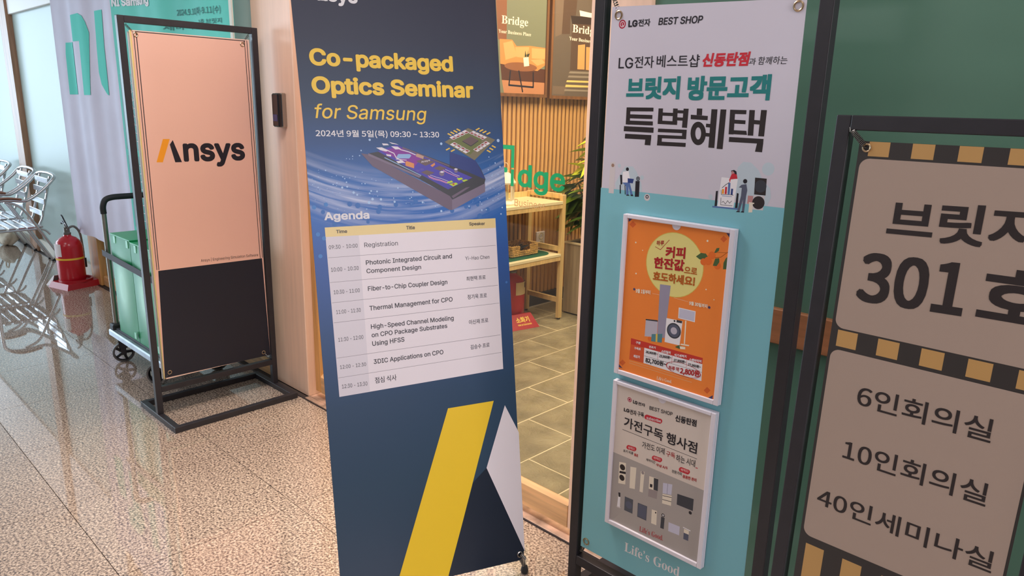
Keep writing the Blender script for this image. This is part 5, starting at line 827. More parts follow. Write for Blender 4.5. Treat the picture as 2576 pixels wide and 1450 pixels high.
# ------------------------------------------------------------------ aluminium chairs
M_arm = wood('brown_armrest_wood', (150,104,84), axis=1)
def smooth_path(pts, n=6):
    """Catmull-Rom through the points"""
    P = [Vector(p) for p in pts]; out = []
    for i in range(len(P)-1):
        a = P[max(0,i-1)]; b = P[i]; c = P[i+1]; d = P[min(len(P)-1,i+2)]
        for k in range(n):
            t = k/n; out.append(0.5*((2*b) + (c-a)*t + (2*a-5*b+4*c-d)*t*t + (3*b-a-3*c+d)*t**3))
    out.append(P[-1]); return out
def make_chair(label, loc):
    c = thing('slatted_chair', label, 'chair', loc, 0, 'aluminium cafe chairs along the frosted glass')
    r = 0.0142; hw = 0.265
    half = [(-.275,.0),(-.28,.30),(-.282,.56),(-.262,.635),(-.20,.662),(-.10,.668),(0.0,.655),(.05,.668),(.12,.715),(.19,.775),(.235,.825)]
    right = [Vector((hw, y, z)) for y, z in half]
    top = [Vector((hw-0.02,.255,.845)), Vector((hw-0.10,.268,.858)), Vector((0,.275,.862))]
    path = smooth_path(right + top)
    full = path + [Vector((-p.x, p.y, p.z)) for p in reversed(path[:-1])]
    MB().tube(full, r, 10).build('arm_and_back_loop', M_alu, c)
    for sx in (-1, 1):
        x = sx*hw
        MB().tube(smooth_path([(x-.012*sx,-.13,.655),(x-.012*sx,-.02,.60),(x-.012*sx,.08,.42),(x-.012*sx,.19,.20),(x-.012*sx,.285,.012)]), 0.0115, 10).build('rear_leg', M_alu, c)
        MB().tube([(x,-.275,.0),(x,-.275,.012)], 0.015, 10).build('foot_cap', M_rubber, c)
        MB().tube([(x-.012*sx,.290,.0),(x-.012*sx,.283,.016)], 0.015, 10).build('foot_cap', M_rubber, c)
        MB().tube(smooth_path([(x-.016*sx,-.27,.400),(x-.016*sx,.0,.402),(x-.016*sx,.12,.395),(x-.016*sx,.17,.345)]), 0.0095, 8).build('seat_rail', M_alu, c)
        m = MB(); pts = smooth_path([(x,-.245,.655),(x,-.18,.684),(x,-.10,.688),(x,-.01,.672)], 4)
        for i, p in enumerate(pts[:-1]):
            q = pts[i+1]; w_ = 0.02
            m.add([(p.x-w_,p.y,p.z-.006),(p.x+w_,p.y,p.z-.006),(p.x+w_,p.y,p.z+.007),(p.x-w_,p.y,p.z+.007),(q.x-w_,q.y,q.z-.006),(q.x+w_,q.y,q.z-.006),(q.x+w_,q.y,q.z+.007),(q.x-w_,q.y,q.z+.007)],
                  [(0,3,2,1),(4,5,6,7),(0,1,5,4),(1,2,6,5),(2,3,7,6),(3,0,4,7)])
        m.build('armrest', M_arm, c)
        MB().tube([(sx*.14,.115,.405),(sx*.14,.150,.47),(sx*.145,.20,.66),(sx*.15,.245,.845)], 0.0105, 8).build('back_upright', M_alu, c)
    for i in range(6):
        y = -.255 + i*.066
        MB().box((-hw+.012,y,.412),(hw-.012,y+.050,.424), 0.003).build('seat_slat', M_alu, c)
    for z, y in ((.50,.150),(.60,.176),(.70,.202),(.78,.222)):
        MB().box((-.20,y-.010,z),(.20,y+.002,z+.050), 0.003).build('back_slat', M_alu, c)
    MB().tube([(-hw,-.277,.33),(hw,-.277,.33)], 0.008, 8).build('front_stretcher', M_alu, c)
    return c
c1 = make_chair('aluminium slatted armchair with brown arms, nearest of the row to the red fire extinguisher', (-7.37, 1.50, 0))
c1.scale = (1, 1, 0.965)
c2 = copy_tree(c1); c2.location = (-7.99, 1.50, 0); c2['label'] = 'aluminium slatted armchair with brown arms, middle of the row at left'
c3 = copy_tree(c1); c3.location = (-8.86, 1.50, 0); c3['label'] = 'aluminium slatted armchair at the far left end of the row, cut by the picture edge'

# bag on the floor under the chairs
def blob(name, c, s, seed, m, parent, n=18, k=0.14):
    rr = random.Random(seed); ph = [rr.uniform(0, 6) for _ in range(6)]; mb = MB(); P = []; F = []
    for j in range(n+1):
        th = pi*j/n
        for i in range(n*2):
            a = 2*pi*i/(n*2); d = 1 + k*sin(3*a+ph[0])*sin(2*th+ph[1]) + k*0.6*sin(5*a+ph[2]+3*th)
            z = cos(th)*d; sq_ = 1.0
            P.append((c[0]+s[0]*sin(th)*cos(a)*d, c[1]+s[1]*sin(th)*sin(a)*d, max(0.002-0.0, c[2]+s[2]*z)))
    for j in range(n):
        for i in range(n*2):
            i2 = (i+1) % (n*2); F.append((j*n*2+i, (j+1)*n*2+i, (j+1)*n*2+i2, j*n*2+i2))
    mb.add(P, F); mb.smooth = True; return mb.build(name, m, parent)
bg_ = thing('bag', 'dark cloth bag slumped on the floor under the aluminium chairs', 'bag', (-9.25, 1.44, 0))
blob('bag_body', (0,0,.12), (.30,.16,.14), 2, mat('charcoal_fabric', (52,52,62), 0.9, 0, 0.2, 0.1, 20), bg_)
MB().tube(smooth_path([(-.12,-.02,.22),(-.08,-.03,.32),(.06,-.03,.32),(.12,-.02,.22)]), 0.009, 6).build('handle', MATS['charcoal_fabric'], bg_)
bg2 = thing('bag', 'pale cream bag lying behind the middle chair against the glass', 'bag', (-8.72, 1.66, 0))
blob('bag_body', (0,0,.085), (.15,.09,.085), 5, mat('cream_fabric', (226,216,198), 0.9, 0, 0.2, 0.05, 20), bg2)
MB().tube(smooth_path([(-.07,-.02,.15),(-.05,-.03,.22),(.04,-.03,.22),(.07,-.02,.15)]), 0.007, 6).build('handle', MATS['cream_fabric'], bg2)

# ------------------------------------------------------------------ fire extinguishers
M_red = mat('red_gloss_paint', (190,24,40), 0.22, 0, 0.6)
M_redp = mat('red_plastic_base', (170,20,34), 0.4)
def extinguisher(label, loc, rz, R, H, z0, band):
    e = thing('fire_extinguisher', label, 'fire extinguisher', loc, rz, 'red fire extinguishers')
    s = H
    MB().lathe([(R*.96,z0),(R,z0+.01),(R,z0+.70*s),(R*.97,z0+.78*s),(R*.85,z0+.86*s),(R*.6,z0+.93*s),(R*.3,z0+.97*s),(R*.26,z0+s)], (0,0,0), 32).build('cylinder', M_red, e)
    MB().lathe([(R*.28,z0+s),(R*.30,z0+s+.012),(R*.22,z0+s+.02),(R*.22,z0+s+.02+.035*(1 if band == 0 else .3)),(R*.12,z0+s+.025+.037*(1 if band == 0 else .3))], (0,0,0), 16).build('valve', mat('dull_steel', (120,116,112), 0.4, 0.9), e)
    lv = 1.0 if band == 0 else 0.32; zt = z0+s+.045*(1.0 if band == 0 else 0.6)
    mb = MB(); mb.tube(smooth_path([(0.01,0,zt),(-.03,0,zt+.030*lv),(-.08,0,zt+.045*lv),(-.12,0,zt+.030*lv)]), [.010]*18+[.006], 8); mb.build('carry_handle', M_black, e)
    mb = MB(); mb.tube(smooth_path([(0.02,0,zt+.02*lv),(-.03,0,zt+.055*lv),(-.075,0,zt+.085*lv),(-.10,0,zt+.095*lv)]), 0.008, 8); mb.build('squeeze_lever', M_black, e)
    MB().torus((.035,-.012,zt+.025*lv), (0,1,.2) if band == 0 else (0,.2,1), .028, .0022, 18, 6).build('safety_pin', M_chrome, e)
    MB().tube(smooth_path([(-.01,.01,zt),(-.03,.06,zt+.01),(-.05,R+.005,zt-.05),(-.055,R+.016,z0+.6*s),(-.05,R+.012,z0+.38*s)]), 0.009, 10).build('hose', mat('grey_hose', (120,118,112), 0.5), e)
    MB().tube([(-.05,R+.022,z0+.42*s),(-.05,R+.014,z0+.22*s)], [.010,.018], 10).build('nozzle', M_rubber, e)
    return e
def wrap(R, a0, a1, z0, z1, m, parent, name, n=16):
    mb = MB(); P = []
    for k in range(n+1):
        a = radians(a0+(a1-a0)*k/n); P += [(R*cos(a),R*sin(a),z0),(R*cos(a),R*sin(a),z1)]
    mb.add(P, [(2*k,2*k+2,2*k+3,2*k+1) for k in range(n)]); return mb.build(name, m, parent, smooth=True)
M_label = mat('white_label', (232,224,226), 0.5); M_yel = mat('yellow_band', (240,190,60), 0.5)
e1 = extinguisher('red fire extinguisher with yellow ring and white label at the frosted glass, far left', (-6.50, 1.640, 0), radians(0), 0.098, 0.37, 0.05, 0)
wrap(.0995, 0, 360, .225, .240, M_yel, e1, 'yellow_ring', 40)
lb = wrap(.0992, 262, 312, .255, .355, M_label, e1, 'instruction_label')
mb = MB()
for i in range(7): 
    a0, a1 = radians(268), 0; z = .340-.012*i
    mb.add([(.0996*cos(a0),.0996*sin(a0),z),(.0996*cos(a0+.6),.0996*sin(a0+.6),z),(.0996*cos(a0+.6),.0996*sin(a0+.6),z+.003),(.0996*cos(a0),.0996*sin(a0),z+.003)], [(0,1,2,3)])
mb.build('printed_lines', pm('greyprint'), lb)
def ext_base(label, loc, rz, signcol, textcol, sub):
    b = thing('extinguisher_base', label, 'stand', loc, rz, 'red extinguisher bases')
    mb = MB(); mb.add([(-.15,-.13,0),(.15,-.13,0),(.15,.13,0),(-.15,.13,0),(-.13,-.115,.045),(.13,-.115,.045),(.13,.115,.045),(-.13,.115,.045)], [(0,3,2,1),(0,1,5,4),(1,2,6,5),(2,3,7,6),(3,0,4,7),(4,5,6,7)])
    mb.build('tray', M_redp, b)
    MB().lathe([(.122,.045),(.122,.062),(.108,.062),(.105,.046)], (0,0,0), 28, cap=False).build('ring_wall', M_redp, b)
    # sloping sign plate on the local -Y side
    mb = MB(); mb.add([(-.125,-.21,.0),(.125,-.21,.0),(.105,-.125,.085),(-.105,-.125,.085),(-.125,-.13,0),(.125,-.13,0),(-.105,-.115,.085),(.105,-.115,.085)], [(0,1,2,3),(3,2,7,6),(0,3,6,4),(1,5,7,2)])
    mb.build('sign_plate', signcol, b)
    class LP: pass
    P = Panel((0,0,0), 0); P.O = Vector((-.125,-.21,.0)); P.U = Vector((1,0,0)); P.V = Vector((0,.085,.085)).normalized(); P.N = P.U.cross(P.V)
    RMb = RM[b]; P.O = RMb @ P.O; P.U = RMb.to_3x3() @ P.U; P.V = RMb.to_3x3() @ P.V; P.N = RMb.to_3x3() @ P.N
    mb = W(); letter(P, ('소화기', .085, .195, .052, .046, 0, 'k', .03, 0, 'gold', 'N'), mb, 4); letter(P, ('FIRE EXTINGUISHER', .085, .200, .030, .012, 0, 'c', .03, 0, 'gold', 'I'), mb, 4)
    mb.build('lettering', textcol, b)
    return b
ext_base('red plastic base with a white sloping end, under the extinguisher at far left', (-6.49, 1.660, 0), radians(-75), M_label, pm('greyprint'), 0)
e2 = extinguisher('red fire extinguisher with cream label under the table inside the shop', (-3.43, 3.585, 0), radians(70), 0.088, 0.31, 0.05, 1)
lb = wrap(.0892, -100, 40, .215, .305, mat('cream_label', (226,206,160), 0.5), e2, 'instruction_label')
wrap(.0895, -48, 0, .262, .300, M_black, lb, 'printed_block')
ext_base('red plastic base with gold lettering on its sloping front, inside the shop', (-3.445, 3.565, 0), radians(78), M_redp, pm('gold'), 0)

# ------------------------------------------------------------------ platform trolley with green boxes
T = thing('platform_trolley', 'grey platform trolley with black handle and black castors behind the peach poster stand', 'trolley', (-4.05, 1.49, 0))
M_deck = mat('blue_grey_metal_deck', (160,168,178), 0.35, 0.55, 0.5, 0.1, 12)
M_pole = mat('grey_tube', (150,146,140), 0.3, 0.7)
x0, x1, y0, y1 = -4.45, -3.66, 1.27, 1.72
W().box((x0,y0,.152),(x1,y1,.190), 0.006).build('deck', M_deck, T)
W().box((x0+.025,y0+.025,.188),(x1-.025,y1-.025,.200), 0.004).build('rubber_mat', mat('dark_grey_rubber', (60,64,72), 0.7), T)
hd = smooth_path([(x0+.02,y0+.04,.86),(x0+.02,y0+.04,.90),(x0+.02,y0+.055,.935),(x0+.02,y0+.09,.948),(x0+.02,y0+.14,.95)],5)
m = W(); pts = hd + [Vector((p.x, y0+y1-p.y, p.z)) for p in reversed(hd)]; m.tube(pts, .0165, 12); m.build('handle_grip', M_rubber, T)
for y in (y0+.04, y1-.04):
    m = W(); m.tube([(x0+.02,y,.20),(x0+.02,y,.87)], .0135, 12); m.build('handle_tube', M_pole, T)
    W().box((x0-.005,y-.03,.185),(x0+.055,y+.03,.222), 0.006).build('tube_bracket', M_rubber, T)
def castor(x, y, ang, parent):
    r = .058; yy = y
    T0 = Matrix.Translation((x,yy,0)) @ Matrix.Rotation(radians(ang),4,'Z') @ Matrix.Translation((-x,-yy,0))
    M = T0 @ Matrix.Translation((x,yy,r)) @ Matrix.Rotation(pi/2,4,'X')
    m = W(); m.lathe([(r-.010,-.013),(r-.001,-.013),(r,-.008),(r,.008),(r-.001,.013),(r-.010,.013)], (0,0,0), 28, M, cap=False); 
    o = m.build('castor_wheel', mat('grey_tyre', (92,88,86), 0.6), parent)
    h = W(); h.lathe([(.012,-.014),(.012,.014)], (0,0,0), 14, M)
    for k in range(5):
        a = 2*pi*k/5; Mk = M @ Matrix.Rotation(a,4,'Z'); h.box((.008,-.007,-.006),(r-.008,.007,.006), 0, Mk)
    h.lathe([(r-.012,-.010),(r-.009,-.010),(r-.009,.010),(r-.012,.010)], (0,0,0), 28, M, cap=False)
    h.build('wheel_hub', M_rubber, o)
    f = W(); f.box((x-.022,yy-.022,.085),(x+.022,yy-.016,.150), 0.002, T0); f.box((x-.022,yy+.016,.085),(x+.022,yy+.022,.150), 0.002, T0); f.box((x-.014,yy-.021,r-.012),(x+.014,yy-.016,.09), 0, T0); f.box((x-.014,yy+.016,r-.012),(x+.014,yy+.021,.09), 0, T0); f.box((x-.03,yy-.026,.142),(x+.03,yy+.026,.152), 0.002, T0)
    f.build('castor_fork', M_black, parent)
for x, y, an in ((-4.375,1.315,76),(-3.885,1.325,48),(-4.375,1.665,80),(-3.885,1.650,84)): castor(x, y, an, T)

def green_mat():
    m = bpy.data.materials.new('translucent_green_plastic'); m.use_nodes = True; nt = m.node_tree; b = nt.nodes['Principled BSDF']
    tc = nt.nodes.new('ShaderNodeTexCoord'); sp = nt.nodes.new('ShaderNodeSeparateXYZ'); nt.links.new(tc.outputs['Generated'], sp.inputs[0])
    b.inputs['Base Color'].default_value = lin((60,186,132)); b.inputs['Roughness'].default_value = 0.4; b.inputs['Specular IOR Level'].default_value = 0.3; b.inputs['Transmission Weight'].default_value = 0.0
    # milky highlight painted into the colour, fading to darker green at the edges
    g = nt.nodes.new('ShaderNodeTexGradient'); g.gradient_type = 'QUADRATIC_SPHERE'
    mp = nt.nodes.new('ShaderNodeMapping'); mp.inputs['Location'].default_value = (-0.5*2, 0, -0.5*1.9); mp.inputs['Scale'].default_value = (2.0, 0.0, 1.9)
    nt.links.new(tc.outputs['Generated'], mp.inputs[0]); nt.links.new(mp.outputs[0], g.inputs[0])
    cr = nt.nodes.new('ShaderNodeValToRGB'); e = cr.color_ramp.elements; e[0].position = 0.0; e[0].color = lin((10,140,80)); e[1].position = 0.55; e[1].color = lin((196,252,228))
    nt.links.new(g.outputs[0], cr.inputs[0]); nt.links.new(cr.outputs[0], b.inputs['Base Color'])
    b.inputs['Subsurface Weight'].default_value = 0.0
    return m
M_gb = green_mat(); M_gt = mat('green_plastic_lid', (30,164,98), 0.35)
def gbox(label, x0, x1, y0, y1, z0, z1):
    g = thing('plastic_box', label, 'box', ((x0+x1)/2,(y0+y1)/2,z0), 0, 'green boxes on the trolley')
    mb = W(); nx = 8; rr = []   # slightly bulging upright carton
    n = 10
    def pt(u, v, face):
        b = 0.010*sin(pi*u)*sin(pi*v)
        X = x0+(x1-x0)*u; Z = z0+(z1-z0)*v
        return (X, (y0-b) if face == 0 else (y1+b), Z)
    for face in (0,1):
        P = [pt(i/n, j/n, face) for j in range(n+1) for i in range(n+1)]
        F = [((j*(n+1)+i),(j*(n+1)+i+1),((j+1)*(n+1)+i+1),((j+1)*(n+1)+i)) for j in range(n) for i in range(n)]
        if face: F = [f[::-1] for f in F]
        mb.add(P, F)
    mb.add([(x0,y0,z0),(x0,y1,z0),(x0,y1,z1),(x0,y0,z1)], [(0,3,2,1)]); mb.add([(x1,y0,z0),(x1,y1,z0),(x1,y1,z1),(x1,y0,z1)], [(0,1,2,3)])
    mb.add([(x0,y0,z0),(x1,y0,z0),(x1,y1,z0),(x0,y1,z0)], [(0,3,2,1)])
    mb.build('body', M_gb, g, smooth=True)
    W().box((x0-.001,y0-.002,z1),(x1+.001,y1+.002,z1+.006), 0.001).build('lid', M_gt, g)
    for x in (x0+.06, x1-.05): W().box((x,y0-.004,z1-.04),(x+.028,y0-.001,z1-.001)).build('lid_tab', mat('milky_green_tab', (150,222,190), 0.4), g)
    W().box((x1-.035,y0-.013,z0+.02),(x1-.008,y0-.0095+.003,z0+.055)).build('corner_label', MATS['milky_green_tab'], g)
    return g
gbox('translucent green plastic box at the handle end of the trolley', -4.335, -4.035, 1.30, 1.66, .201, .760)
gbox('translucent green plastic box on the trolley, partly behind the poster stand post', -4.030, -3.710, 1.30, 1.66, .201, .752)
st = thing('strap', 'dark grey webbing strap around the two green boxes on the trolley', 'strap', (-4.03, 1.28, .60))
mb = W()
for a, b in (((-4.445,1.283,.640),(-3.700,1.283,.612)),((-3.700,1.283,.612),(-3.700,1.672,.612)),((-3.700,1.672,.612),(-4.445,1.672,.640))):
    a = Vector(a); b = Vector(b); h = Vector((0,0,.017))
    mb.add([a-h, b-h, b+h, a+h], [(0,1,2,3)])
o = mb.build('webbing', mat('grey_webbing', (84,86,94), 0.7), st); sd = o.modifiers.new('solid','SOLIDIFY'); sd.thickness = 0.002
W().box((-3.80,1.272,.588),(-3.75,1.284,.640), 0.003).build('buckle', M_rubber, st)

# ------------------------------------------------------------------ slatted wall inside the shop
M_slat = wood('golden_oak_slat', (212,164,102), 0.5, 2, 0.14)
sw = struct('wall_slatted', MB().box((-3.64,2.06,0.0),(-3.625,6.2,3.0)), mat('slat_backing_felt', (84,58,34), 0.9))
slm = MB().box((0,0,.10),(.024,.028,3.0), 0.002); so = slm.build('slat', M_slat, sw); so.location = (-3.625, 2.08, 0)
for k in range(1, 92):
    o = bpy.data.objects.new('slat', so.data); COL.objects.link(o); o.parent = sw; o.location = (-3.625, 2.08+.0445*k, 0)
struct('baseboard_slatted', MB().box((-3.625,2.06,0.008),(-3.595,6.2,.098), 0.003), mat('charcoal_baseboard', (70,68,70), 0.5))
struct('trim_10', MB().box((-3.594,2.06,-0.002),(-3.588,6.2,.008)), mat('pale_edge_strip', (220,214,200), 0.5))

# framed posters
PK = Panel((-3.555, 3.3, 0), 90)
M_frame = wood('dark_wood_frame', (120,82,50), 0.4)
def wallposter(label, u0, u1, v0, v1, bgc, polys, lines, circles, texts):
    f = thing('framed_poster', label, 'poster', (-3.58, 3.3+(u0+u1)/2, v0), 0, 'framed posters on the slatted wall')
    m = W(); slab(PK, u0+.01, v0+.01, u1-.01, v1-.01, -.022, 0, m); sh = m.build('print', bgc, f)
    for (a,b,c,d) in ((u0,v0,u0+.022,v1),(u1-.022,v0,u1,v1),(u0+.022,v0,u1-.022,v0+.022),(u0+.022,v1-.022,u1-.022,v1)):
        m = W(); slab(PK, a, b, c, d, -.045+.02, .008, m); m.build('frame_side', M_frame, f)
    printed(PK, polys, lines, circles, sh, 'printed_picture'); lettering(PK, texts, sh)
    return f
PKa = [p for p in P_K if max(q[0] for q in p[0]) < 0.74]; PKb = [p for p in P_K if max(q[0] for q in p[0]) >= 0.74]
fw1 = wallposter('framed poster of a tan sofa and round table under white lettering, inside the shop', 0.05, 0.716, 1.560, 2.55, mat('print_olive', (124,128,104), 0.4), PKa, L_K, [], T_K[:2])
mb = W(); disc(PK, C_K[0][0], C_K[0][1], C_K[0][2]*0.74, 0, 5, mb, 32, C_K[0][3]*0.58); mb.build('printed_table_top', mat('print_walnut', (150,96,60), 0.4), fw1)
fw2 = wallposter('framed poster of a lit stairway and doors, further along the slatted wall', 0.745, 1.42, 1.555, 2.55, mat('print_taupe', (104,92,80), 0.4), PKb, [], [], T_K[2:])

# wall socket
so_ = thing('wall_socket', 'white double wall socket on the slatted wall below the table top', 'socket', (-3.598, 4.045, .46))
W().box((-3.600,4.000,.455),(-3.586,4.092,.582), 0.003).build('face_plate', M_label, so_)
for z in (.488, .548):
    m = W(); m.lathe([(.026,0),(.026,.004),(.021,.004),(.020,-.001)], (0,0,0), 20, Matrix.Translation((-3.587,4.046,z)) @ Matrix.Rotation(pi/2,4,'Y'), cap=False); o = m.build('outlet', mat('beige_plastic', (214,200,160), 0.5), so_)
    for dy in (-.009, .009):
        m = W(); m.tube([(-3.5865,4.046+dy,z),(-3.584,4.046+dy,z)], .0028, 8); m.build('pin_hole', M_rubber, o)

# ------------------------------------------------------------------ table in the shop
M_pine = wood('pale_pine', (232,200,138), 0.45, 2, 0.07)
M_top = mat('cream_laminate', (244,232,190), 0.3, 0, 0.5, 0.02, 3)
Tb = thing('shelf_table', 'pale pine table with cream top and one lower shelf against the slatted wall', 'table', (-3.42, 3.2, 0))
ty0, ty1, tx0, tx1 = 2.52, 3.905, -3.585, -3.235
for y in (ty0, ty1):
    for x in (tx0, tx1-.03):
        W().box((x,y-.036,.012),(x+.03,y,.905), 0.002).build('leg', M_pine, Tb); W().tube([(x+.015,y-.018,0),(x+.015,y-.018,.013)], .012, 10).build('leg_glide', M_rubber, Tb)
    for z in (.875, .500, .125): W().box((tx0+.03,y-.028,z),(tx1-.03,y-.008,z+.036), 0.002).build('end_rail', M_pine, Tb)
W().box((tx0+.002,ty0,.842),(tx1+.003,ty1-.037,.862), 0.001).build('table_top', M_top, Tb)
W().box((tx1-.018,ty0,.812),(tx1+.001,ty1-.037,.8415), 0.001).build('front_apron', M_pine, Tb)
W().box((tx0+.002,ty0,.470),(tx1+.003,ty1-.037,.488), 0.001).build('lower_shelf', M_top, Tb)
W().box((tx1-.018,ty0,.440),(tx1+.001,ty1-.037,.4695), 0.001).build('front_apron', M_pine, Tb)
W().box((tx0,ty0,.862),(tx0+.014,ty1-.037,.900), 0.001).build('back_rail', M_pine, Tb)

# lantern
ln = thing('lantern', 'white metal candle lantern with glass sides on the cream table top', 'lantern', (-3.36, 3.42, .862))
M_lan = mat('white_enamel', (240,232,206), 0.4)
MB().lathe([(.078,0),(.080,.010),(.074,.016),(.070,.024),(.062,.028)], (0,0,0), 6*4).build('base', M_lan, ln)
for k in range(6):
    a = 2*pi*k/6; MB().box((-.005,-.005,.026),(.005,.005,.140), 0, Matrix.Translation((.058*cos(a),.058*sin(a),0)) @ Matrix.Rotation(a,4,'Z')).build('side_post', M_lan, ln)
MB().lathe([(.052,.028),(.052,.138)], (0,0,0), 6, cap=False).build('glass', M_glass, ln, smooth=False)
MB().lathe([(.070,.138),(.072,.148),(.062,.160),(.050,.188),(.030,.206),(.018,.212),(.018,.226),(.006,.232)], (0,0,0), 24).build('roof', M_lan, ln)
MB().torus((0,0,.252), (0,1,0), .022, .002, 18, 6).build('ring', M_lan, ln)
MB().lathe([(.024,.026),(.024,.082),(.020,.086)], (0,0,0), 16).build('candle', M_top, ln)
# black looped cable beside the lantern
cbm = MB(); cbm.tube(smooth_path([(0,0,0.005),(.02,.03,.05),(.0,.06,.12),(-.02,.02,.15),(-.01,-.05,.12),(.02,-.07,.05),(.03,-.03,.008)], 8), .003, 6)
cb = cbm.build('cable', M_rubber); cb.location = (-3.40, 3.20, .862); setp(cb, 'thin black looped cable left of the white lantern', 'cable')
# mat, basket, papers
mt_ = W(); pts = rrect(-3.560, 3.20, -3.270, 3.840, .10); zz = .4885
mt_.add([Vector((u, v, zz)) for u, v in pts] + [Vector((u, v, zz+.003)) for u, v in pts], [tuple(range(len(pts)-1,-1,-1)), tuple(range(len(pts),2*len(pts)))] + [(i, (i+1)%len(pts), len(pts)+(i+1)%len(pts), len(pts)+i) for i in range(len(pts))])
setp(mt_.build('placemat', mat('dark_green_felt', (22,92,62), 0.8)), 'dark green rounded mat on the lower shelf under the basket', 'mat')
bk_ = thing('woven_basket', 'woven straw tray basket with a cut-out handle on the dark green mat', 'basket', (-3.42, 3.60, .4918))
M_str = mat('straw_weave', (206,164,96), 0.7, 0, 0.3, 0.25, 60, 0.3)
def brope(z, hx, hy, gap, parent):
    m = MB(); L_ = []
    pts = [Vector((hx*sx, hy*sy, z)) for sx, sy in ((-1,-1),(1,-1),(1,1),(-1,1))]
    for i in range(4):
        a, b = pts[i], pts[(i+1)%4]; n = int((b-a).length/.006)
        for k in range(n):
            t = k/n
            p = a.lerp(b, t); fr = abs(t-.5)
            if gap and i == 1 and fr < .2: L_.append(None); continue
            L_.append(p + Vector((0,0,.0025*sin(k*2.1))) + (b-a).normalized().cross(Vector((0,0,1)))*.0025*cos(k*2.1))
    if None in L_:
        i0 = len(L_)-1-L_[::-1].index(None); L_ = L_[i0+1:] + L_[:L_.index(None)]
        m.tube(L_, .0068, 6)
    else: m.tube(L_, .0068, 6, closed=True)
    return m.build('woven_strand', M_str, parent)
for i in range(6): brope(.010+.0125*i, .085, .125, i in (3,4,5), bk_)
MB().box((-.084,-.124,.002),(.084,.124,.008)).build('basket_floor', M_str, bk_)
cdl = MB(); rr = random.Random(4)
cdl.tube(smooth_path([(rr.uniform(-.06,.06), rr.uniform(-.1,.1), rr.uniform(.02,.075)) for _ in range(16)], 5), .004, 6)
cc = cdl.build('cable', M_rubber); cc.location = (-3.42, 3.60, .4918); setp(cc, 'tangle of dark cable lying in the straw basket', 'cable')
pp = W().box((-3.400,2.95,.4882),(-3.245,3.34,.4902)).build('paper_sheet', mat('white_paper', (246,238,210), 0.6)); setp(pp, 'white paper sheets at the front of the lower shelf', 'paper')

# ------------------------------------------------------------------ planter and plant
pl = thing('planter', 'square whitewashed wooden planter behind the table end', 'planter', (-3.14, 4.27, 0))
M_pl = wood('whitewashed_board', (176,158,128), 0.6, 2, 0.10)
px0, px1, py0, py1 = -3.350, -2.93, 4.05, 4.47
for nm, a, b in (('side_board',(px0,py0,.01),(px1,py0+.018,.53)),('side_board',(px0,py1-.018,.01),(px1,py1,.53)),('side_board',(px0,py0+.018,.01),(px0+.018,py1-.018,.53)),('side_board',(px1-.018,py0+.018,.01),(px1,py1-.018,.53))):
    W().box(a, b, 0.002).build(nm, M_pl, pl)
for a, b in (((px0-.006,py0-.006,.53),(px1+.006,py0+.020,.542)),((px0-.006,py1-.02,.53),(px1+.006,py1+.006,.542)),((px0-.006,py0+.02,.53),(px0+.02,py1-.02,.542)),((px1-.02,py0+.02,.53),(px1+.006,py1-.02,.542))):
    W().box(a, b, 0.001).build('rim', mat('pale_rim', (226,210,170), 0.5), pl)
W().box((px0+.018,py0+.018,.47),(px1-.018,py1-.018,.50)).build('soil', mat('dark_soil', (58,44,34), 0.95, 0, 0.2, 0.3, 40, 0.6), pl)
W().box((px0+.01,py0+.01,.0),(px1-.01,py1-.01,.011)).build('base_plinth', M_rubber, pl)
plant = thing('potted_plant', 'broad-leaved green plant with lime new leaves growing from the square planter', 'plant', (-3.14, 4.26, .50))
M_lime = mat('lime_leaf', (214,226,60), 0.35, 0, 0.5, 0.08, 6); M_leafm = mat('mid_green_leaf', (140,172,60), 0.32, 0, 0.5, 0.12, 6); M_leafd = mat('dark_green_leaf', (92,124,52), 0.3, 0, 0.5, 0.12, 6); M_stem = mat('brown_stem', (96,74,42), 0.6)
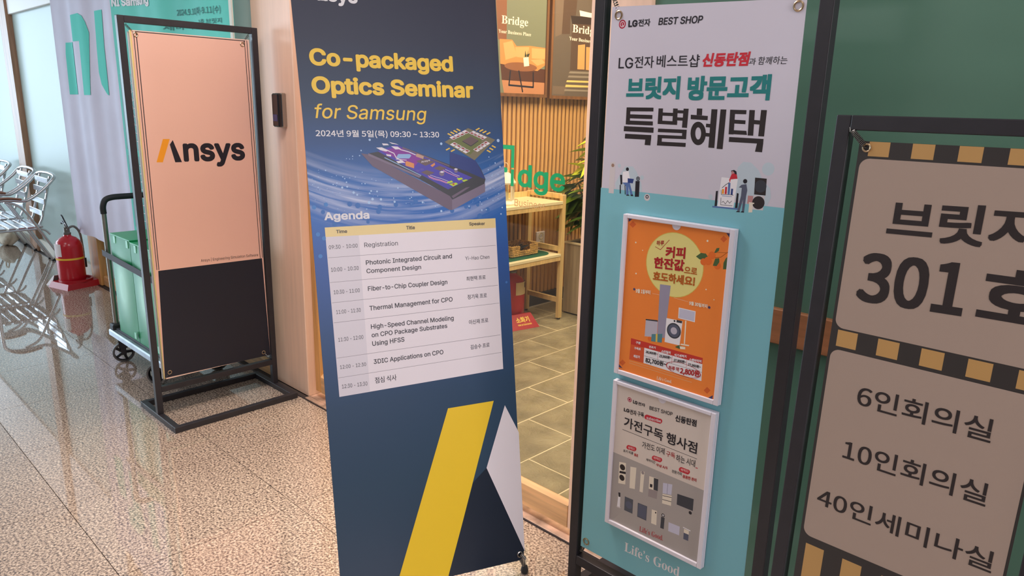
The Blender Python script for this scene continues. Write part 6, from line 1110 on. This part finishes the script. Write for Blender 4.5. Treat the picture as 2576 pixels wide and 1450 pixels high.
def leaf_mesh(m, l=.19, w_=.075, fold=.018, droop=.05):
    mb = MB(); n = 7; P = []
    for i in range(n+1):
        t = i/n; ww = w_*(sin(pi*min(1, t**.8))**.8)*(1-.35*t) ; z = -droop*t*t
        for sx in (-1, -.5, 0, .5, 1): P.append((sx*ww*.5*1.15, l*t, z + fold*abs(sx)*ww/w_))
    F = [(i*5+k, i*5+k+1, (i+1)*5+k+1, (i+1)*5+k) for i in range(n) for k in range(4)]
    mb.add(P, F); o = mb.build('leaf', m, smooth=True); me = o.data; bpy.data.objects.remove(o); return me
LMs = [leaf_mesh(M_lime), leaf_mesh(M_leafm, .20, .085), leaf_mesh(M_leafd, .21, .09, .015, .07)]
rr = random.Random(11)
stems = [[(0,0,-.02),(-.02,-.02,.20),(-.06,-.05,.42),(-.10,-.06,.62)], [(.04,.02,-.02),(.06,0,.25),(.02,-.04,.50),(-.01,-.06,.78)], [(-.05,.03,-.02),(-.13,.0,.18),(-.20,-.03,.34),(-.24,-.05,.46)], [(.08,.04,-.02),(.14,.02,.25),(.17,.02,.50),(.15,.0,.70)]]
tips = []
for s_ in stems:
    pth = smooth_path(s_, 6); m = MB(); m.tube(pth, [.011-.007*i/len(pth) for i in range(len(pth))], 8); m.build('stem', M_stem, plant)
    for i in range(6, len(pth)): tips.append((pth[i], i/len(pth)))
for i in range(120):
    p, t = rr.choice(tips); z = p.z
    a = rr.uniform(0, 2*pi) if rr.random() < .45 else rr.uniform(pi*.75, pi*1.45); down = rr.uniform(-.9, .35) if z < .45 else rr.uniform(-.5, .6)
    me = LMs[0] if z > .52 and rr.random() < .75 else (LMs[1] if z > .34 and rr.random() < .8 else LMs[2])
    o = bpy.data.objects.new('leaf', me); COL.objects.link(o); o.parent = plant
    off = Vector((cos(a), sin(a), 0))*rr.uniform(.01, .05)
    o.location = p + off + Vector((0,0,rr.uniform(-.03,.03))); o.rotation_euler = (down, rr.uniform(-.4,.4), a - pi/2); s_ = rr.uniform(.8, 1.2); o.scale = (s_, s_, s_)
